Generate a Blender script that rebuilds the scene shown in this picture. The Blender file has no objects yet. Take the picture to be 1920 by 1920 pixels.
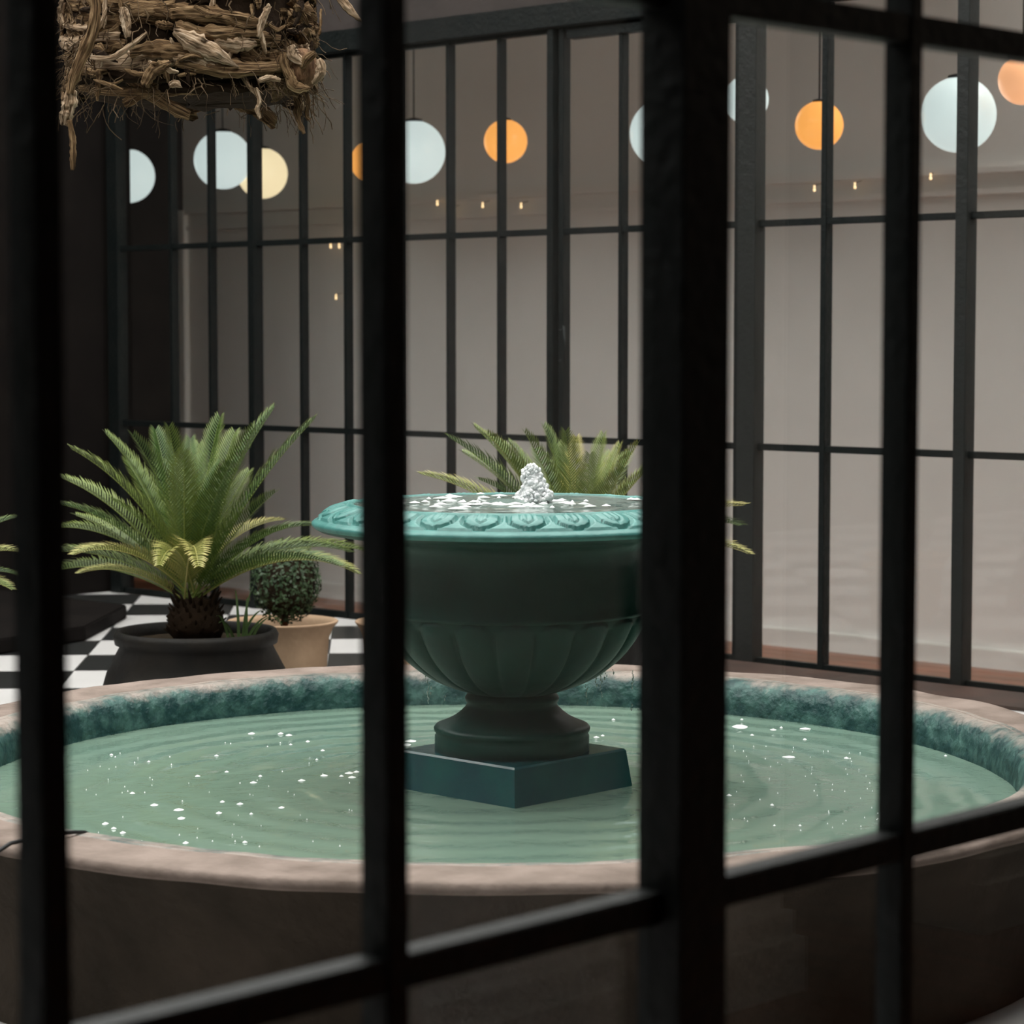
import bpy, bmesh, math, random
from mathutils import Vector, Matrix, noise
random.seed(7)
S = bpy.context.scene
COL = S.collection
PI = math.pi

# ---------------------------------------------------------------- camera
F_PX = 4740.0
HOR = 632.0
PITCH = math.atan((960 - HOR) / F_PX)
TH = math.radians(43.76)
CAM = Vector((-1.36, -1.31, 1.20))
cam_d = bpy.data.cameras.new('camera')
cam_d.sensor_width = 36.0
cam_d.lens = F_PX / 1920 * 36.0
cam_d.clip_start = 0.02
cam_d.clip_end = 100
cam_d.dof.use_dof = True
cam_d.dof.focus_distance = 5.5
cam_d.dof.aperture_fstop = 8.0
cam = bpy.data.objects.new('camera', cam_d)
COL.objects.link(cam)
cam.location = CAM
cam.rotation_euler = (PI / 2 - PITCH, 0, TH - PI / 2)
S.camera = cam

# ---------------------------------------------------------------- sky and exposure
W = bpy.data.worlds.new('sky')
S.world = W
W.use_nodes = True
wn = W.node_tree.nodes
wn.clear()
wo = wn.new('ShaderNodeOutputWorld')
wb = wn.new('ShaderNodeBackground')
wb.inputs[0].default_value = (0.99, 0.98, 0.945, 1)     # evenly overcast daylight over the open court
wb.inputs[1].default_value = 4.9
W.node_tree.links.new(wb.outputs[0], wo.inputs[0])
S.view_settings.view_transform = 'Standard'
S.view_settings.look = 'None'
S.view_settings.gamma = 1.0
S.view_settings.use_curve_mapping = False
S.view_settings.exposure = -0.10

# ---------------------------------------------------------------- measuring helpers
FH = Vector((math.cos(TH), math.sin(TH), 0))
RT = Vector((math.sin(TH), -math.cos(TH), 0))
FW = FH * math.cos(PITCH) + Vector((0, 0, -math.sin(PITCH)))
UP = FH * math.sin(PITCH) + Vector((0, 0, math.cos(PITCH)))
def ray(u, v):
    return RT * ((u - 960) / F_PX) + UP * (-(v - 960) / F_PX) + FW
def on_z(u, v, z):
    d = ray(u, v); return CAM + d * ((z - CAM.z) / d.z)
def on_x(u, v, x):
    d = ray(u, v); return CAM + d * ((x - CAM.x) / d.x)
def on_y(u, v, y):
    d = ray(u, v); return CAM + d * ((y - CAM.y) / d.y)
def on_d(u, v, D):
    d = ray(u, v); return CAM + d * (D / d.dot(FH))
def px(n, D):
    return n * D / F_PX

# ---------------------------------------------------------------- materials
def mat(name, col, rough=0.6, metal=0.0, spec=0.5, col2=None, nscale=8, bump=0.0, bscale=30, det=6, lo=0.35, hi=0.65, stretch=None, **kw):
    m = bpy.data.materials.new(name); m.use_nodes = True
    nt = m.node_tree; N = nt.nodes; L = nt.links
    b = N['Principled BSDF']
    b.inputs['Base Color'].default_value = (*col, 1)
    b.inputs['Roughness'].default_value = rough
    b.inputs['Metallic'].default_value = metal
    b.inputs['Specular IOR Level'].default_value = spec
    for k, v in kw.items():
        b.inputs[k.replace('_', ' ')].default_value = v
    tc = N.new('ShaderNodeTexCoord'); vec = tc.outputs['Object']
    if stretch:
        mp = N.new('ShaderNodeMapping'); mp.inputs['Scale'].default_value = stretch
        L.new(vec, mp.inputs[0]); vec = mp.outputs[0]
    if col2:
        n = N.new('ShaderNodeTexNoise'); n.inputs['Scale'].default_value = nscale; n.inputs['Detail'].default_value = det
        n.inputs['Roughness'].default_value = 0.6
        L.new(vec, n.inputs['Vector'])
        r = N.new('ShaderNodeMapRange'); r.inputs[1].default_value = lo; r.inputs[2].default_value = hi
        L.new(n.outputs[0], r.inputs[0])
        mx = N.new('ShaderNodeMix'); mx.data_type = 'RGBA'
        mx.inputs[6].default_value = (*col, 1); mx.inputs[7].default_value = (*col2, 1)
        L.new(r.outputs[0], mx.inputs[0]); L.new(mx.outputs[2], b.inputs['Base Color'])
        m['mix'] = mx.name
    if bump:
        n2 = N.new('ShaderNodeTexNoise'); n2.inputs['Scale'].default_value = bscale; n2.inputs['Detail'].default_value = 5
        L.new(vec, n2.inputs['Vector'])
        bp = N.new('ShaderNodeBump'); bp.inputs['Strength'].default_value = bump; bp.inputs['Distance'].default_value = 0.01
        L.new(n2.outputs[0], bp.inputs['Height']); L.new(bp.outputs[0], b.inputs['Normal'])
    return m
def bark_mat(name, c1, c2, c3):
    # long dry fibres running along each strip (UV: u across, v along)
    m = mat(name, c1, 0.85, 0, 0.15); N = m.node_tree.nodes; L = m.node_tree.links; b = N['Principled BSDF']
    uv = N.new('ShaderNodeUVMap'); mp = N.new('ShaderNodeMapping'); mp.inputs['Scale'].default_value = (300, 16, 1); L.new(uv.outputs[0], mp.inputs[0])
    oi = N.new('ShaderNodeObjectInfo'); cx = N.new('ShaderNodeCombineXYZ'); mu = N.new('ShaderNodeMath'); mu.operation = 'MULTIPLY'; mu.inputs[1].default_value = 50
    L.new(oi.outputs['Random'], mu.inputs[0]); L.new(mu.outputs[0], cx.inputs[2]); L.new(cx.outputs[0], mp.inputs['Location'])
    n = N.new('ShaderNodeTexNoise'); n.inputs['Scale'].default_value = 1; n.inputs['Detail'].default_value = 7; n.inputs['Roughness'].default_value = .65; L.new(mp.outputs[0], n.inputs[0])
    r = N.new('ShaderNodeValToRGB'); e = r.color_ramp.elements
    e[0].position = .34; e[0].color = (*c3, 1); e[1].position = .66; e[1].color = (*c1, 1); x = e.new(.5); x.color = (*c2, 1)
    L.new(n.outputs[0], r.inputs[0]); L.new(r.outputs[0], b.inputs['Base Color'])
    bp = N.new('ShaderNodeBump'); bp.inputs['Strength'].default_value = .9; bp.inputs['Distance'].default_value = .004; L.new(n.outputs[0], bp.inputs['Height']); L.new(bp.outputs[0], b.inputs['Normal'])
    return m
def emit(name, col, s, fall=0.35):
    # opal glass ball lit from inside: a little dimmer where the wall of glass is seen edge-on
    m = bpy.data.materials.new(name); m.use_nodes = True
    b = m.node_tree.nodes['Principled BSDF']
    b.inputs['Base Color'].default_value = (0.8 * col[0], 0.8 * col[1], 0.8 * col[2], 1)
    b.inputs['Roughness'].default_value = 0.25
    b.inputs['Emission Color'].default_value = (*col, 1)
    b.inputs['Emission Strength'].default_value = s
    return m
def glass_mat(name, tint=(0.985, 0.992, 0.989)):
    m = bpy.data.materials.new(name); m.use_nodes = True
    nt = m.node_tree; N = nt.nodes; L = nt.links; N.clear()
    o = N.new('ShaderNodeOutputMaterial'); t = N.new('ShaderNodeBsdfTransparent'); g = N.new('ShaderNodeBsdfGlossy')
    t.inputs[0].default_value = (*tint, 1); g.inputs['Roughness'].default_value = 0.01
    fr = N.new('ShaderNodeFresnel'); fr.inputs[0].default_value = 1.45
    # both faces of the pane reflect like air-to-glass (the pane does not bend light, so no inner total reflection)
    ge = N.new('ShaderNodeNewGeometry'); io = N.new('ShaderNodeMapRange')
    io.inputs[3].default_value = 1.45; io.inputs[4].default_value = 1 / 1.45
    L.new(ge.outputs['Backfacing'], io.inputs[0]); L.new(io.outputs[0], fr.inputs[0])
    mx = N.new('ShaderNodeMixShader')
    L.new(fr.outputs[0], mx.inputs[0]); L.new(t.outputs[0], mx.inputs[1]); L.new(g.outputs[0], mx.inputs[2]); L.new(mx.outputs[0], o.inputs[0])
    return m
M = {}
M['iron'] = mat('black_painted_steel', (0.003, 0.0052, 0.0052), 0.5, 0, 0.22, (0.007, 0.0085, 0.008), 20, 0.3, 60)
M['iron_worn'] = mat('grey_worn_steel', (0.012, 0.013, 0.0125), 0.5, 0, 0.3, (0.01, 0.012, 0.011), 14, 0.3, 50)
M['glass'] = glass_mat('window_glass')
M['white_wall'] = mat('white_plaster', (0.88, 0.85, 0.815), 0.85, 0, 0.2, (0.84, 0.81, 0.775), 2, 0.1, 12)
M['dark_wall'] = mat('dark_brown_plaster', (0.0065, 0.0052, 0.0048), 0.9, 0, 0.08, (0.010, 0.008, 0.007), 3, 0.3, 15)
M['upper_wall'] = mat('taupe_plaster', (0.050, 0.041, 0.038), 0.9, 0, 0.15, (0.038, 0.032, 0.030), 3, 0.4, 18)
M['skirting'] = mat('white_skirting_paint', (0.85, 0.83, 0.79), 0.5)
M['wood_floor'] = mat('red_brown_floorboards', (0.34, 0.11, 0.05), 0.35, 0, 0.4, (0.17, 0.07, 0.032), 3, 0.1, 20, stretch=(6, 1, 1))
M['threshold'] = mat('worn_brown_timber', (0.065, 0.036, 0.027), 0.6, 0, 0.3, (0.032, 0.021, 0.017), 6, 0.4, 25)
M['tile_white'] = mat('white_floor_tile', (0.72, 0.70, 0.69), 0.3, 0, 0.5, (0.66, 0.64, 0.63), 4)
M['tile_black'] = mat('black_floor_tile', (0.018, 0.019, 0.019), 0.3, 0, 0.4, (0.028, 0.028, 0.027), 6)
M['grout'] = mat('grey_grout', (0.12, 0.11, 0.10), 0.9)
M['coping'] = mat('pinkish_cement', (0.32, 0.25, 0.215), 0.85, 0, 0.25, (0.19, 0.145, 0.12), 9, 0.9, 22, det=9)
M['cement_shaded'] = mat('shaded_brown_cement', (0.075, 0.058, 0.044), 0.9, 0, 0.15, (0.042, 0.034, 0.026), 5, 0.8, 30, det=9)  # coping cement darkened: shade on the outer wall put into the colour
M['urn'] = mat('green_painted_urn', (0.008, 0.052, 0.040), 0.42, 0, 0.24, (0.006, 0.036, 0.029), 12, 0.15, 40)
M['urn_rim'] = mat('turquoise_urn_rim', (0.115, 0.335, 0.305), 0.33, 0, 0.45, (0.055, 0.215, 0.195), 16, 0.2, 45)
M['urn_base'] = mat('deep_teal_wet_plinth', (0.016, 0.10, 0.095), 0.22, 0, 0.5, (0.010, 0.06, 0.075), 10, 0.2, 40)
M['terracotta'] = mat('pale_terracotta', (0.50, 0.34, 0.22), 0.8, 0, 0.2, (0.38, 0.25, 0.16), 7, 0.3, 30)
M['black_pot'] = mat('charcoal_pot', (0.009, 0.0085, 0.008), 0.6, 0, 0.25, (0.022, 0.018, 0.014), 5, 0.3, 25)
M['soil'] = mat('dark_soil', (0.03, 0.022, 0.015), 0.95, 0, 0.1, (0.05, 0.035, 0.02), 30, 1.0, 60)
M['stem'] = mat('red_brown_frond_base', (0.16, 0.055, 0.025), 0.7, 0, 0.2, (0.07, 0.03, 0.015), 30)
M['boxleaf'] = mat('dark_box_leaf', (0.025, 0.055, 0.02), 0.5, 0, 0.4, (0.05, 0.085, 0.035), 25)
M['grassleaf'] = mat('pale_green_blade', (0.10, 0.19, 0.06), 0.45, 0, 0.4, (0.16, 0.24, 0.09), 15)
M['cord'] = mat('black_cord', (0.01, 0.01, 0.01), 0.6)
M['bark'] = mat('dry_palm_bark', (0.36, 0.26, 0.16), 0.8, 0, 0.2, (0.10, 0.058, 0.028), 9, 0.9, 30, lo=0.38, hi=0.60, stretch=(1, 4, 4))
M['bark_pale'] = mat('pale_dry_husk', (0.58, 0.46, 0.34), 0.75, 0, 0.2, (0.26, 0.16, 0.09), 9, 0.9, 30, stretch=(1, 4, 4))
M['bark'] = bark_mat('dry_palm_bark', (0.46, 0.31, 0.17), (0.17, 0.10, 0.048), (0.022, 0.012, 0.006))
M['bark_pale'] = bark_mat('pale_dry_husk', (0.74, 0.58, 0.42), (0.40, 0.27, 0.165), (0.06, 0.034, 0.018))
M['bark_dark'] = mat('dark_brown_husk', (0.026, 0.015, 0.008), 0.9, 0, 0.1, (0.022, 0.014, 0.009), 10, 0.9, 30)
M['fibre'] = mat('brown_fibre', (0.19, 0.125, 0.07), 0.8, 0, 0.2, (0.05, 0.03, 0.016), 20)
M['husk'] = mat('red_brown_husk', (0.27, 0.15, 0.08), 0.8, 0, 0.2, (0.08, 0.04, 0.02), 35, 1.0, 60, stretch=(2, 2, .6))
M['foam'] = mat('white_water_foam', (0.92, 0.95, 0.94), 0.3)

# cycad leaf: green with yellower leaflet tips (attribute 'tip'), each frond a little different
def leaf_mat(name, c1, c2):
    m = mat(name, c1, 0.42, 0, 0.45)
    N = m.node_tree.nodes; L = m.node_tree.links; b = N['Principled BSDF']
    at = N.new('ShaderNodeAttribute'); at.attribute_name = 'tip'
    oi = N.new('ShaderNodeObjectInfo')
    mx = N.new('ShaderNodeMix'); mx.data_type = 'RGBA'
    mx.inputs[6].default_value = (*c1, 1); mx.inputs[7].default_value = (*c2, 1)
    ma = N.new('ShaderNodeMath'); ma.operation = 'MULTIPLY_ADD'; ma.inputs[1].default_value = 0.55; ma.inputs[2].default_value = -0.18
    ad = N.new('ShaderNodeMath'); ad.operation = 'ADD'; ad.use_clamp = True
    L.new(oi.outputs['Random'], ma.inputs[0]); L.new(ma.outputs[0], ad.inputs[0]); L.new(at.outputs['Fac'], ad.inputs[1])
    L.new(ad.outputs[0], mx.inputs[0]); L.new(mx.outputs[2], b.inputs['Base Color'])
    return m
M['cycad'] = leaf_mat('cycad_leaf', (0.040, 0.092, 0.009), (0.27, 0.32, 0.07))
M['cycad_yellow'] = leaf_mat('yellowing_cycad_leaf', (0.13, 0.18, 0.02), (0.60, 0.50, 0.18))

def water_mat(name, col, waves, centre, bump=0.25, rough=0.06, col2=None):
    m = mat(name, col, rough, 0, 0.5, col2 or col, 1.4, lo=0.3, hi=0.7)
    N = m.node_tree.nodes; L = m.node_tree.links; b = N['Principled BSDF']
    b.inputs['IOR'].default_value = 1.33
    tc = N.new('ShaderNodeTexCoord')
    mp = N.new('ShaderNodeMapping'); mp.inputs['Location'].default_value = (-centre[0], -centre[1], 0)
    L.new(tc.outputs['Object'], mp.inputs[0])
    wv = N.new('ShaderNodeTexWave'); wv.wave_type = 'RINGS'; wv.rings_direction = 'SPHERICAL'
    wv.inputs['Scale'].default_value = waves; wv.inputs['Distortion'].default_value = 3.5; wv.inputs['Detail'].default_value = 2
    wv.inputs['Detail Scale'].default_value = 1.2
    L.new(mp.outputs[0], wv.inputs['Vector'])
    ns = N.new('ShaderNodeTexNoise'); ns.inputs['Scale'].default_value = 14; ns.inputs['Detail'].default_value = 4; ns.inputs['Distortion'].default_value = 1.2
    L.new(mp.outputs[0], ns.inputs['Vector'])
    ad = N.new('ShaderNodeMath'); ad.operation = 'MULTIPLY_ADD'; ad.inputs[1].default_value = 0.5
    nm = N.new('ShaderNodeMath'); nm.operation = 'MULTIPLY'; nm.inputs[1].default_value = 0.4; L.new(ns.outputs[0], nm.inputs[0])
    L.new(wv.outputs['Fac'], ad.inputs[0]); L.new(nm.outputs[0], ad.inputs[2])
    bp = N.new('ShaderNodeBump'); bp.inputs['Strength'].default_value = bump; bp.inputs['Distance'].default_value = 0.012
    L.new(ad.outputs[0], bp.inputs['Height']); L.new(bp.outputs[0], b.inputs['Normal'])
    return m

# ---------------------------------------------------------------- object helpers
def link(name, me, m=None, parent=None):
    o = bpy.data.objects.new(name, me); COL.objects.link(o)
    if m and not me.materials: me.materials.append(m)
    if parent: o.parent = parent
    return o
def obj(name, bm, m, parent=None, smooth=True, loc=None):
    me = bpy.data.meshes.new(name)
    bm.normal_update()
    bm.to_mesh(me); bm.free()
    if smooth:
        for p in me.polygons: p.use_smooth = True
    o = link(name, me, m, parent)
    if loc is not None: o.location = loc
    return o
def tag(o, label=None, cat=None, group=None, kind=None):
    if label: o['label'] = label
    if cat: o['category'] = cat
    if group: o['group'] = group
    if kind: o['kind'] = kind
    return o
def empty(name, loc, label=None, cat=None, group=None, kind=None):
    o = bpy.data.objects.new(name, None); COL.objects.link(o); o.location = loc
    return tag(o, label, cat, group, kind)
def bbox(bm, lo, hi, rot=None):
    lo = Vector(lo); hi = Vector(hi); c = (lo + hi) / 2; s = hi - lo
    r = bmesh.ops.create_cube(bm, size=1, matrix=Matrix.Translation(c) @ (rot or Matrix.Identity(4)) @ Matrix.Diagonal((*[max(abs(q), 1e-4) for q in s], 1)))
    return r['verts']
def box(name, lo, hi, m, parent=None, bevel=0, off=None):
    bm = bmesh.new(); bbox(bm, lo, hi)
    if bevel: bmesh.ops.bevel(bm, geom=bm.edges[:], offset=bevel, segments=2, affect='EDGES')
    if parent is not None:
        bmesh.ops.translate(bm, verts=bm.verts, vec=-Vector(parent.location))
    return obj(name, bm, m, parent, smooth=False)
def lathe(bm, prof, seg=64, fn=None, cap0=False, cap1=False, c=(0, 0)):
    rows = []
    for i, (r, z) in enumerate(prof):
        row = []
        for k in range(seg):
            t = 2 * PI * k / seg
            rr, zz = fn(t, i, r, z) if fn else (r, z)
            row.append(bm.verts.new((c[0] + rr * math.cos(t), c[1] + rr * math.sin(t), zz)))
        rows.append(row)
    for a, b in zip(rows, rows[1:]):
        for k in range(seg):
            bm.faces.new((a[k], a[(k + 1) % seg], b[(k + 1) % seg], b[k]))
    if cap0: bm.faces.new(rows[0][::-1])
    if cap1: bm.faces.new(rows[-1])
    return rows
def tube(bm, pts, rad, seg=6, cap=True):
    pts = [Vector(p) for p in pts]
    rows = []
    for i, p in enumerate(pts):
        d = (pts[min(i + 1, len(pts) - 1)] - pts[max(i - 1, 0)]).normalized()
        a = d.orthogonal().normalized() if abs(d.z) > 0.9 else d.cross(Vector((0, 0, 1))).normalized()
        b = d.cross(a)
        r = rad[i] if isinstance(rad, (list, tuple)) else rad
        rows.append([bm.verts.new(p + (a * math.cos(2 * PI * k / seg) + b * math.sin(2 * PI * k / seg)) * r) for k in range(seg)])
    for a, b in zip(rows, rows[1:]):
        for k in range(seg):
            bm.faces.new((a[k], a[(k + 1) % seg], b[(k + 1) % seg], b[k]))
    if cap:
        bm.faces.new(rows[0][::-1]); bm.faces.new(rows[-1])

# ---------------------------------------------------------------- the court: x = along the near window wall, y = away from it
XB = on_z(1810, 1290, 0).x            # courtyard face of the back window wall
YL = on_x(200, 700, XB).y             # left end of the back window wall
X0 = -1.9                             # unseen near-left court wall
TOPW = on_x(757, 47, XB).z            # top of window head
TOPG = on_x(757, 92, XB).z
SKYH = 4.7
ZI = -0.20                            # inside floor behind the back windows
XI = on_z(1425, 1210, ZI).x           # inside white wall
def yb(u): return on_x(u, 700, XB).y  # pixel column -> position along back wall
def zb(u, v): return on_x(u, v, XB).z

# floor: slab + tiles
T = 0.455
fl = box('floor', (X0, 0.0, -0.3), (XB + 0.05, YL, -0.012), M['grout'])
tag(fl, kind='structure')
def clip_poly(poly, lox, hix, loy, hiy):
    def cl(p, f, g):
        out = []
        for i in range(len(p)):
            a, b = p[i], p[(i + 1) % len(p)]
            if f(a) >= 0: out.append(a)
            if (f(a) >= 0) != (f(b) >= 0):
                t = f(a) / (f(a) - f(b)); out.append((a[0] + (b[0] - a[0]) * t, a[1] + (b[1] - a[1]) * t))
        return out
    for f in (lambda a: a[0] - lox, lambda a: hix - a[0], lambda a: a[1] - loy, lambda a: hiy - a[1]):
        poly = cl(poly, f, None)
        if len(poly) < 3: return []
    return poly
ang = TH - math.radians(90 - 3.2)      # tiles lie diagonally to the walls
tx = Vector((math.cos(ang), math.sin(ang), 0)); ty = Vector((-math.sin(ang), math.cos(ang), 0))
torg = on_z(165, 1228, 0)
PC = CAM + FH * 5.235 + RT * -0.045; PC.z = 0      # fountain axis on the floor
rest = [bmesh.new(), bmesh.new()]
ntile = 0
def tile_mesh(bm, poly):
    vt = [bm.verts.new((x, y, 0)) for x, y in poly]; vb = [bm.verts.new((x, y, -0.012)) for x, y in poly]
    bm.faces.new(vt)
    n = len(vt)
    for k in range(n): bm.faces.new((vt[k], vb[k], vb[(k + 1) % n], vt[(k + 1) % n]))
for i in range(-22, 24):
    for j in range(-26, 20):
        g = 0.002
        cs = []
        for (p, q) in ((g, g), (T - g, g), (T - g, T - g), (g, T - g)):
            w = torg + tx * (i * T + p) + ty * (j * T + q); cs.append((w.x, w.y))
        poly = clip_poly(cs, X0, XB - 0.02, 0.06, YL - 0.02)
        if not poly: continue
        ctr = Vector((sum(p[0] for p in poly) / len(poly), sum(p[1] for p in poly) / len(poly), 0))
        white = (i + j) % 2 == 0
        m = M['tile_white'] if white else M['tile_black']
        rel = ctr - CAM; D = rel.dot(FH); X = rel.dot(RT)
        seen = abs(X) < D * 0.23 + 0.3 and D > 3.2 and (ctr - PC).length > 0.9
        if seen and ntile < 290:
            bm = bmesh.new()
            tile_mesh(bm, [(x - ctr.x, y - ctr.y) for x, y in poly])
            o = obj('tile', bm, m, fl, smooth=False); o.location = ctr; ntile += 1
        elif (ctr - PC).length > 0.7:
            tile_mesh(rest[0 if white else 1], poly)
for b, m in zip(rest, (M['tile_white'], M['tile_black'])):
    tag(obj('outlying_tiles', b, m, fl, smooth=False), kind='stuff')

# solid walls
def wall(name, lo, hi, m): return tag(box(name, lo, hi, m), kind='structure')
wall('wall_left', (X0 - 0.2, YL, -0.3), (XB + 0.15, YL + 0.2, SKYH), M['dark_wall'])
wall('wall_near', (X0 - 0.2, 0.0, -0.3), (X0, YL, SKYH), M['dark_wall'])
wall('wall_back_upper', (XB - 0.02, -0.0, TOPW), (XB + 0.16, YL, SKYH), M['upper_wall'])
wall('wall_front_upper', (X0 - 0.2, -0.16, 2.42), (XB + 0.16, 0.0, SKYH), M['upper_wall'])
wall('wall_front_lower', (X0 - 0.2, -0.12, -0.3), (XB + 0.16, 0.0, -0.001), M['dark_wall'])

# ---------------------------------------------------------------- steel windows
def bar_box(parent, name, lo, hi, m=None):
    lo, hi = Vector(lo), Vector(hi)
    return box(name, (min(lo.x, hi.x), min(lo.y, hi.y), min(lo.z, hi.z)), (max(lo.x, hi.x), max(lo.y, hi.y), max(lo.z, hi.z)), m or M['iron'], parent, bevel=0.0015)

# near window wall (plane y = 0): the glass the photograph looks through
def xf(u): return on_y(u, 900, 0).x
zr1 = on_y(1726, 62, 0).z; zr0 = on_y(1726, 1570, 0).z
near_bars = [(xf(68), 0.021), (xf(714), 0.0215), (xf(1263), 0.059), (xf(1681), 0.0180)]
dx = near_bars[1][0] - near_bars[0][0]
xs = [near_bars[0][0] - 2 * dx, near_bars[0][0] - dx]
near_all = [(xs[0], 0.06), (xs[1], 0.0165)] + near_bars
q = near_bars[-1][0]
for k in range(1, 5): near_all.append((q + k * dx, 0.06 if k == 2 else 0.0165))
def near_window(name, seq):
    w = empty(name, (seq[0][0], 0, 0), kind='structure')
    for k, (x, wd) in enumerate(seq):
        thick = wd > 0.04
        dp = 0.034 if thick else 0.0175
        bar_box(w, 'post' if thick else 'glazing_bar', (x - wd / 2, -dp, 0.0), (x + wd / 2, 0.012, 2.42))
    for z in (0.0, zr0, zr1, 2.40):
        hh = 0.030 if z in (zr0, zr1) else 0.05
        for (xa, wa), (xb_, wb_) in zip(seq, seq[1:]):
            if z in (zr0, zr1):
                bar_box(w, 'rail', (xa + wa / 2 - 0.001, -0.016, z - 0.0125), (xb_ - wb_ / 2 + 0.001, 0.010, z + 0.0125))
            else:
                bar_box(w, 'rail', (xa + wa / 2 - 0.001, -0.03, max(z - 0.02, 0.0)), (xb_ - wb_ / 2 + 0.001, 0.012, z + 0.02))
    zz = [0.018, zr0, zr1, 2.385]
    for (xa, wa), (xb_, wb_) in zip(seq, seq[1:]):
        for z0, z1 in zip(zz, zz[1:]):
            box('pane', (xa + wa / 2 - 0.003, -0.004, z0 + 0.008), (xb_ - wb_ / 2 + 0.003, 0.0, z1 - 0.008), M['glass'], w)
    return w
near_window('window_1', near_all[:5])
w2 = near_window('window_2', near_all[4:9])
# window_2 starts at the same post: drop the doubled post
for c in list(w2.children):
    if c.name.startswith('post'):
        bpy.data.objects.remove(c); break
for nm, lo, hi in (('wall_front_left', (X0 - 0.2, -0.12, -0.001), (near_all[0][0] - 0.03, 0, 2.42)), ('wall_front_right', (near_all[8][0] + 0.03, -0.12, -0.001), (XB + 0.16, 0, 2.42))):
    if hi[0] > lo[0]: wall(nm, lo, hi, M['dark_wall'])

# back window wall (plane x = XB)
zR1 = zb(900, 440); zR0 = zb(900, 818)
def back_window(name, us, door=False):
    # us: list of (pixel column, width m, kind)
    w = empty(name, (XB, yb(us[0][0]), 0), kind='structure')
    pos = [(yb(u), wd) for u, wd in us]
    zbot = 0.0
    for (y, wd), (u, _) in zip(pos, us):
        thick = wd > 0.03
        bar_box(w, 'post' if thick else 'glazing_bar', (XB - (0.03 if thick else 0.012), y - wd / 2, zbot), (XB + 0.03, y + wd / 2, TOPG + 0.01), M['iron_worn'] if u > 1300 and thick else M['iron'])
    for (ya, wa), (yc, wc) in zip(pos, pos[1:]):
        hi_, lo_ = ya - wa / 2 + 0.001, yc + wc / 2 - 0.001
        for z, hh in ((zbot + 0.012, 0.014), (zR0, 0.012), (zR1, 0.012), (TOPG + 0.02, 0.025)):
            bar_box(w, 'rail', (XB - 0.008, lo_, z - hh), (XB + 0.022, hi_, z + hh))
        for z0, z1 in ((zbot + 0.02, zR0), (zR0, zR1), (zR1, TOPG)):
            box('pane', (XB + 0.005, lo_ - 0.003, z0 + 0.006), (XB + 0.009, hi_ + 0.003, z1 - 0.006), M['glass'], w)
    return w
b = 0.017
back_window('window_3', [(222, 0.075), (325, b), (397, b), (480, 0.036), (568, b), (651, b), (748, b), (843, b), (938, b), (1040, 0.034)])
dr = back_window('door_1', [(1055, 0.026), (1165, b), (1275, b), (1384, 0.026)])
back_window('window_4', [(1407, 0.082), (1545, 0.024), (1690, 0.075), (1808, 0.048), (1960, b), (2110, b), (2270, 0.06)])
# door handle
hz0, hz1 = zb(1073, 680), zb(1073, 615); hy = yb(1055)
bm = bmesh.new()
ey = yb(1075)
tube(bm, [(XB - 0.05, ey + 0.004, hz0 - 0.008), (XB - 0.052, ey - 0.003, (hz0 + hz1) / 2), (XB - 0.05, ey + 0.004, hz1 + 0.008)], 0.006, 8)
for z in (hz0 + 0.008, hz1 - 0.008):
    tube(bm, [(XB - 0.05, ey, z), (XB - 0.02, hy - 0.002, z)], 0.0045, 8)
bmesh.ops.translate(bm, verts=bm.verts, vec=-dr.location)
obj('handle', bm, M['iron'], dr)
# head frame and bottom threshold of the back window wall
tag(box('trim_1', (XB - 0.045, 0.0, TOPG + 0.012), (XB + 0.05, YL, TOPW + 0.005), M['iron'], bevel=0.004), kind='structure')
tag(box('trim_2', (XB - 0.03, 0.0, -0.30), (XB + 0.05, YL, -0.001), M['cement_shaded']), kind='structure')
tag(box('trim_5', (XB - 0.34, 0.02, 0.0005), (XB - 0.031, yb(1290), 0.012), M['threshold'], bevel=0.003), kind='structure')
ya_, yc_ = yb(1068), yb(1372)
bar_box(dr, 'head_rail', (XB - 0.022, yc_, TOPG - 0.035), (XB + 0.03, ya_, TOPG - 0.001))
yr = yb(2270) - 0.03
if yr > 0.01: wall('wall_back_right', (XB - 0.02, 0, -0.001), (XB + 0.05, yr, TOPG + 0.035), M['dark_wall'])

# ---------------------------------------------------------------- room behind the back windows
RC = 3.1
yp = on_x(345, 600, XI).y             # end of the white wall
wall('floor_inside', (XB + 0.051, -1.0, ZI - 0.1), (XI + 2.6, YL + 3.2, ZI), M['grout'])
fi = bpy.data.objects['floor_inside']
for k in range(15):                   # floorboards run along the room
    xa = XB + 0.06 + k * 0.13
    if xa > XI: break
    box('floorboard', (xa, -0.95, ZI), (min(xa + 0.127, XI + 0.0), yp + 1.0, ZI + 0.008), M['wood_floor'], fi)
wall('wall_inside', (XI, -1.0, ZI), (XI + 0.15, yp, RC), M['white_wall'])
wall('wall_inside_end', (XI + 2.4, yp - 1.0, ZI), (XI + 2.55, YL + 3.2, RC), M['upper_wall'])
wall('wall_inside_side', (XB + 0.051, YL + 0.2, ZI), (XB + 0.16, YL + 3.0, RC), M['dark_wall'])
wall('wall_inside_far', (XB + 0.16, YL + 3.0, ZI), (XI + 2.4, YL + 3.15, RC), M['dark_wall'])
YE = 2.5                             # unseen opening added at the near end so sky light brightens the inside wall
wall('wall_inside_near', (XB + 0.051, YE - 0.1, 2.7), (XI, YE, RC), M['white_wall'])
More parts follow.
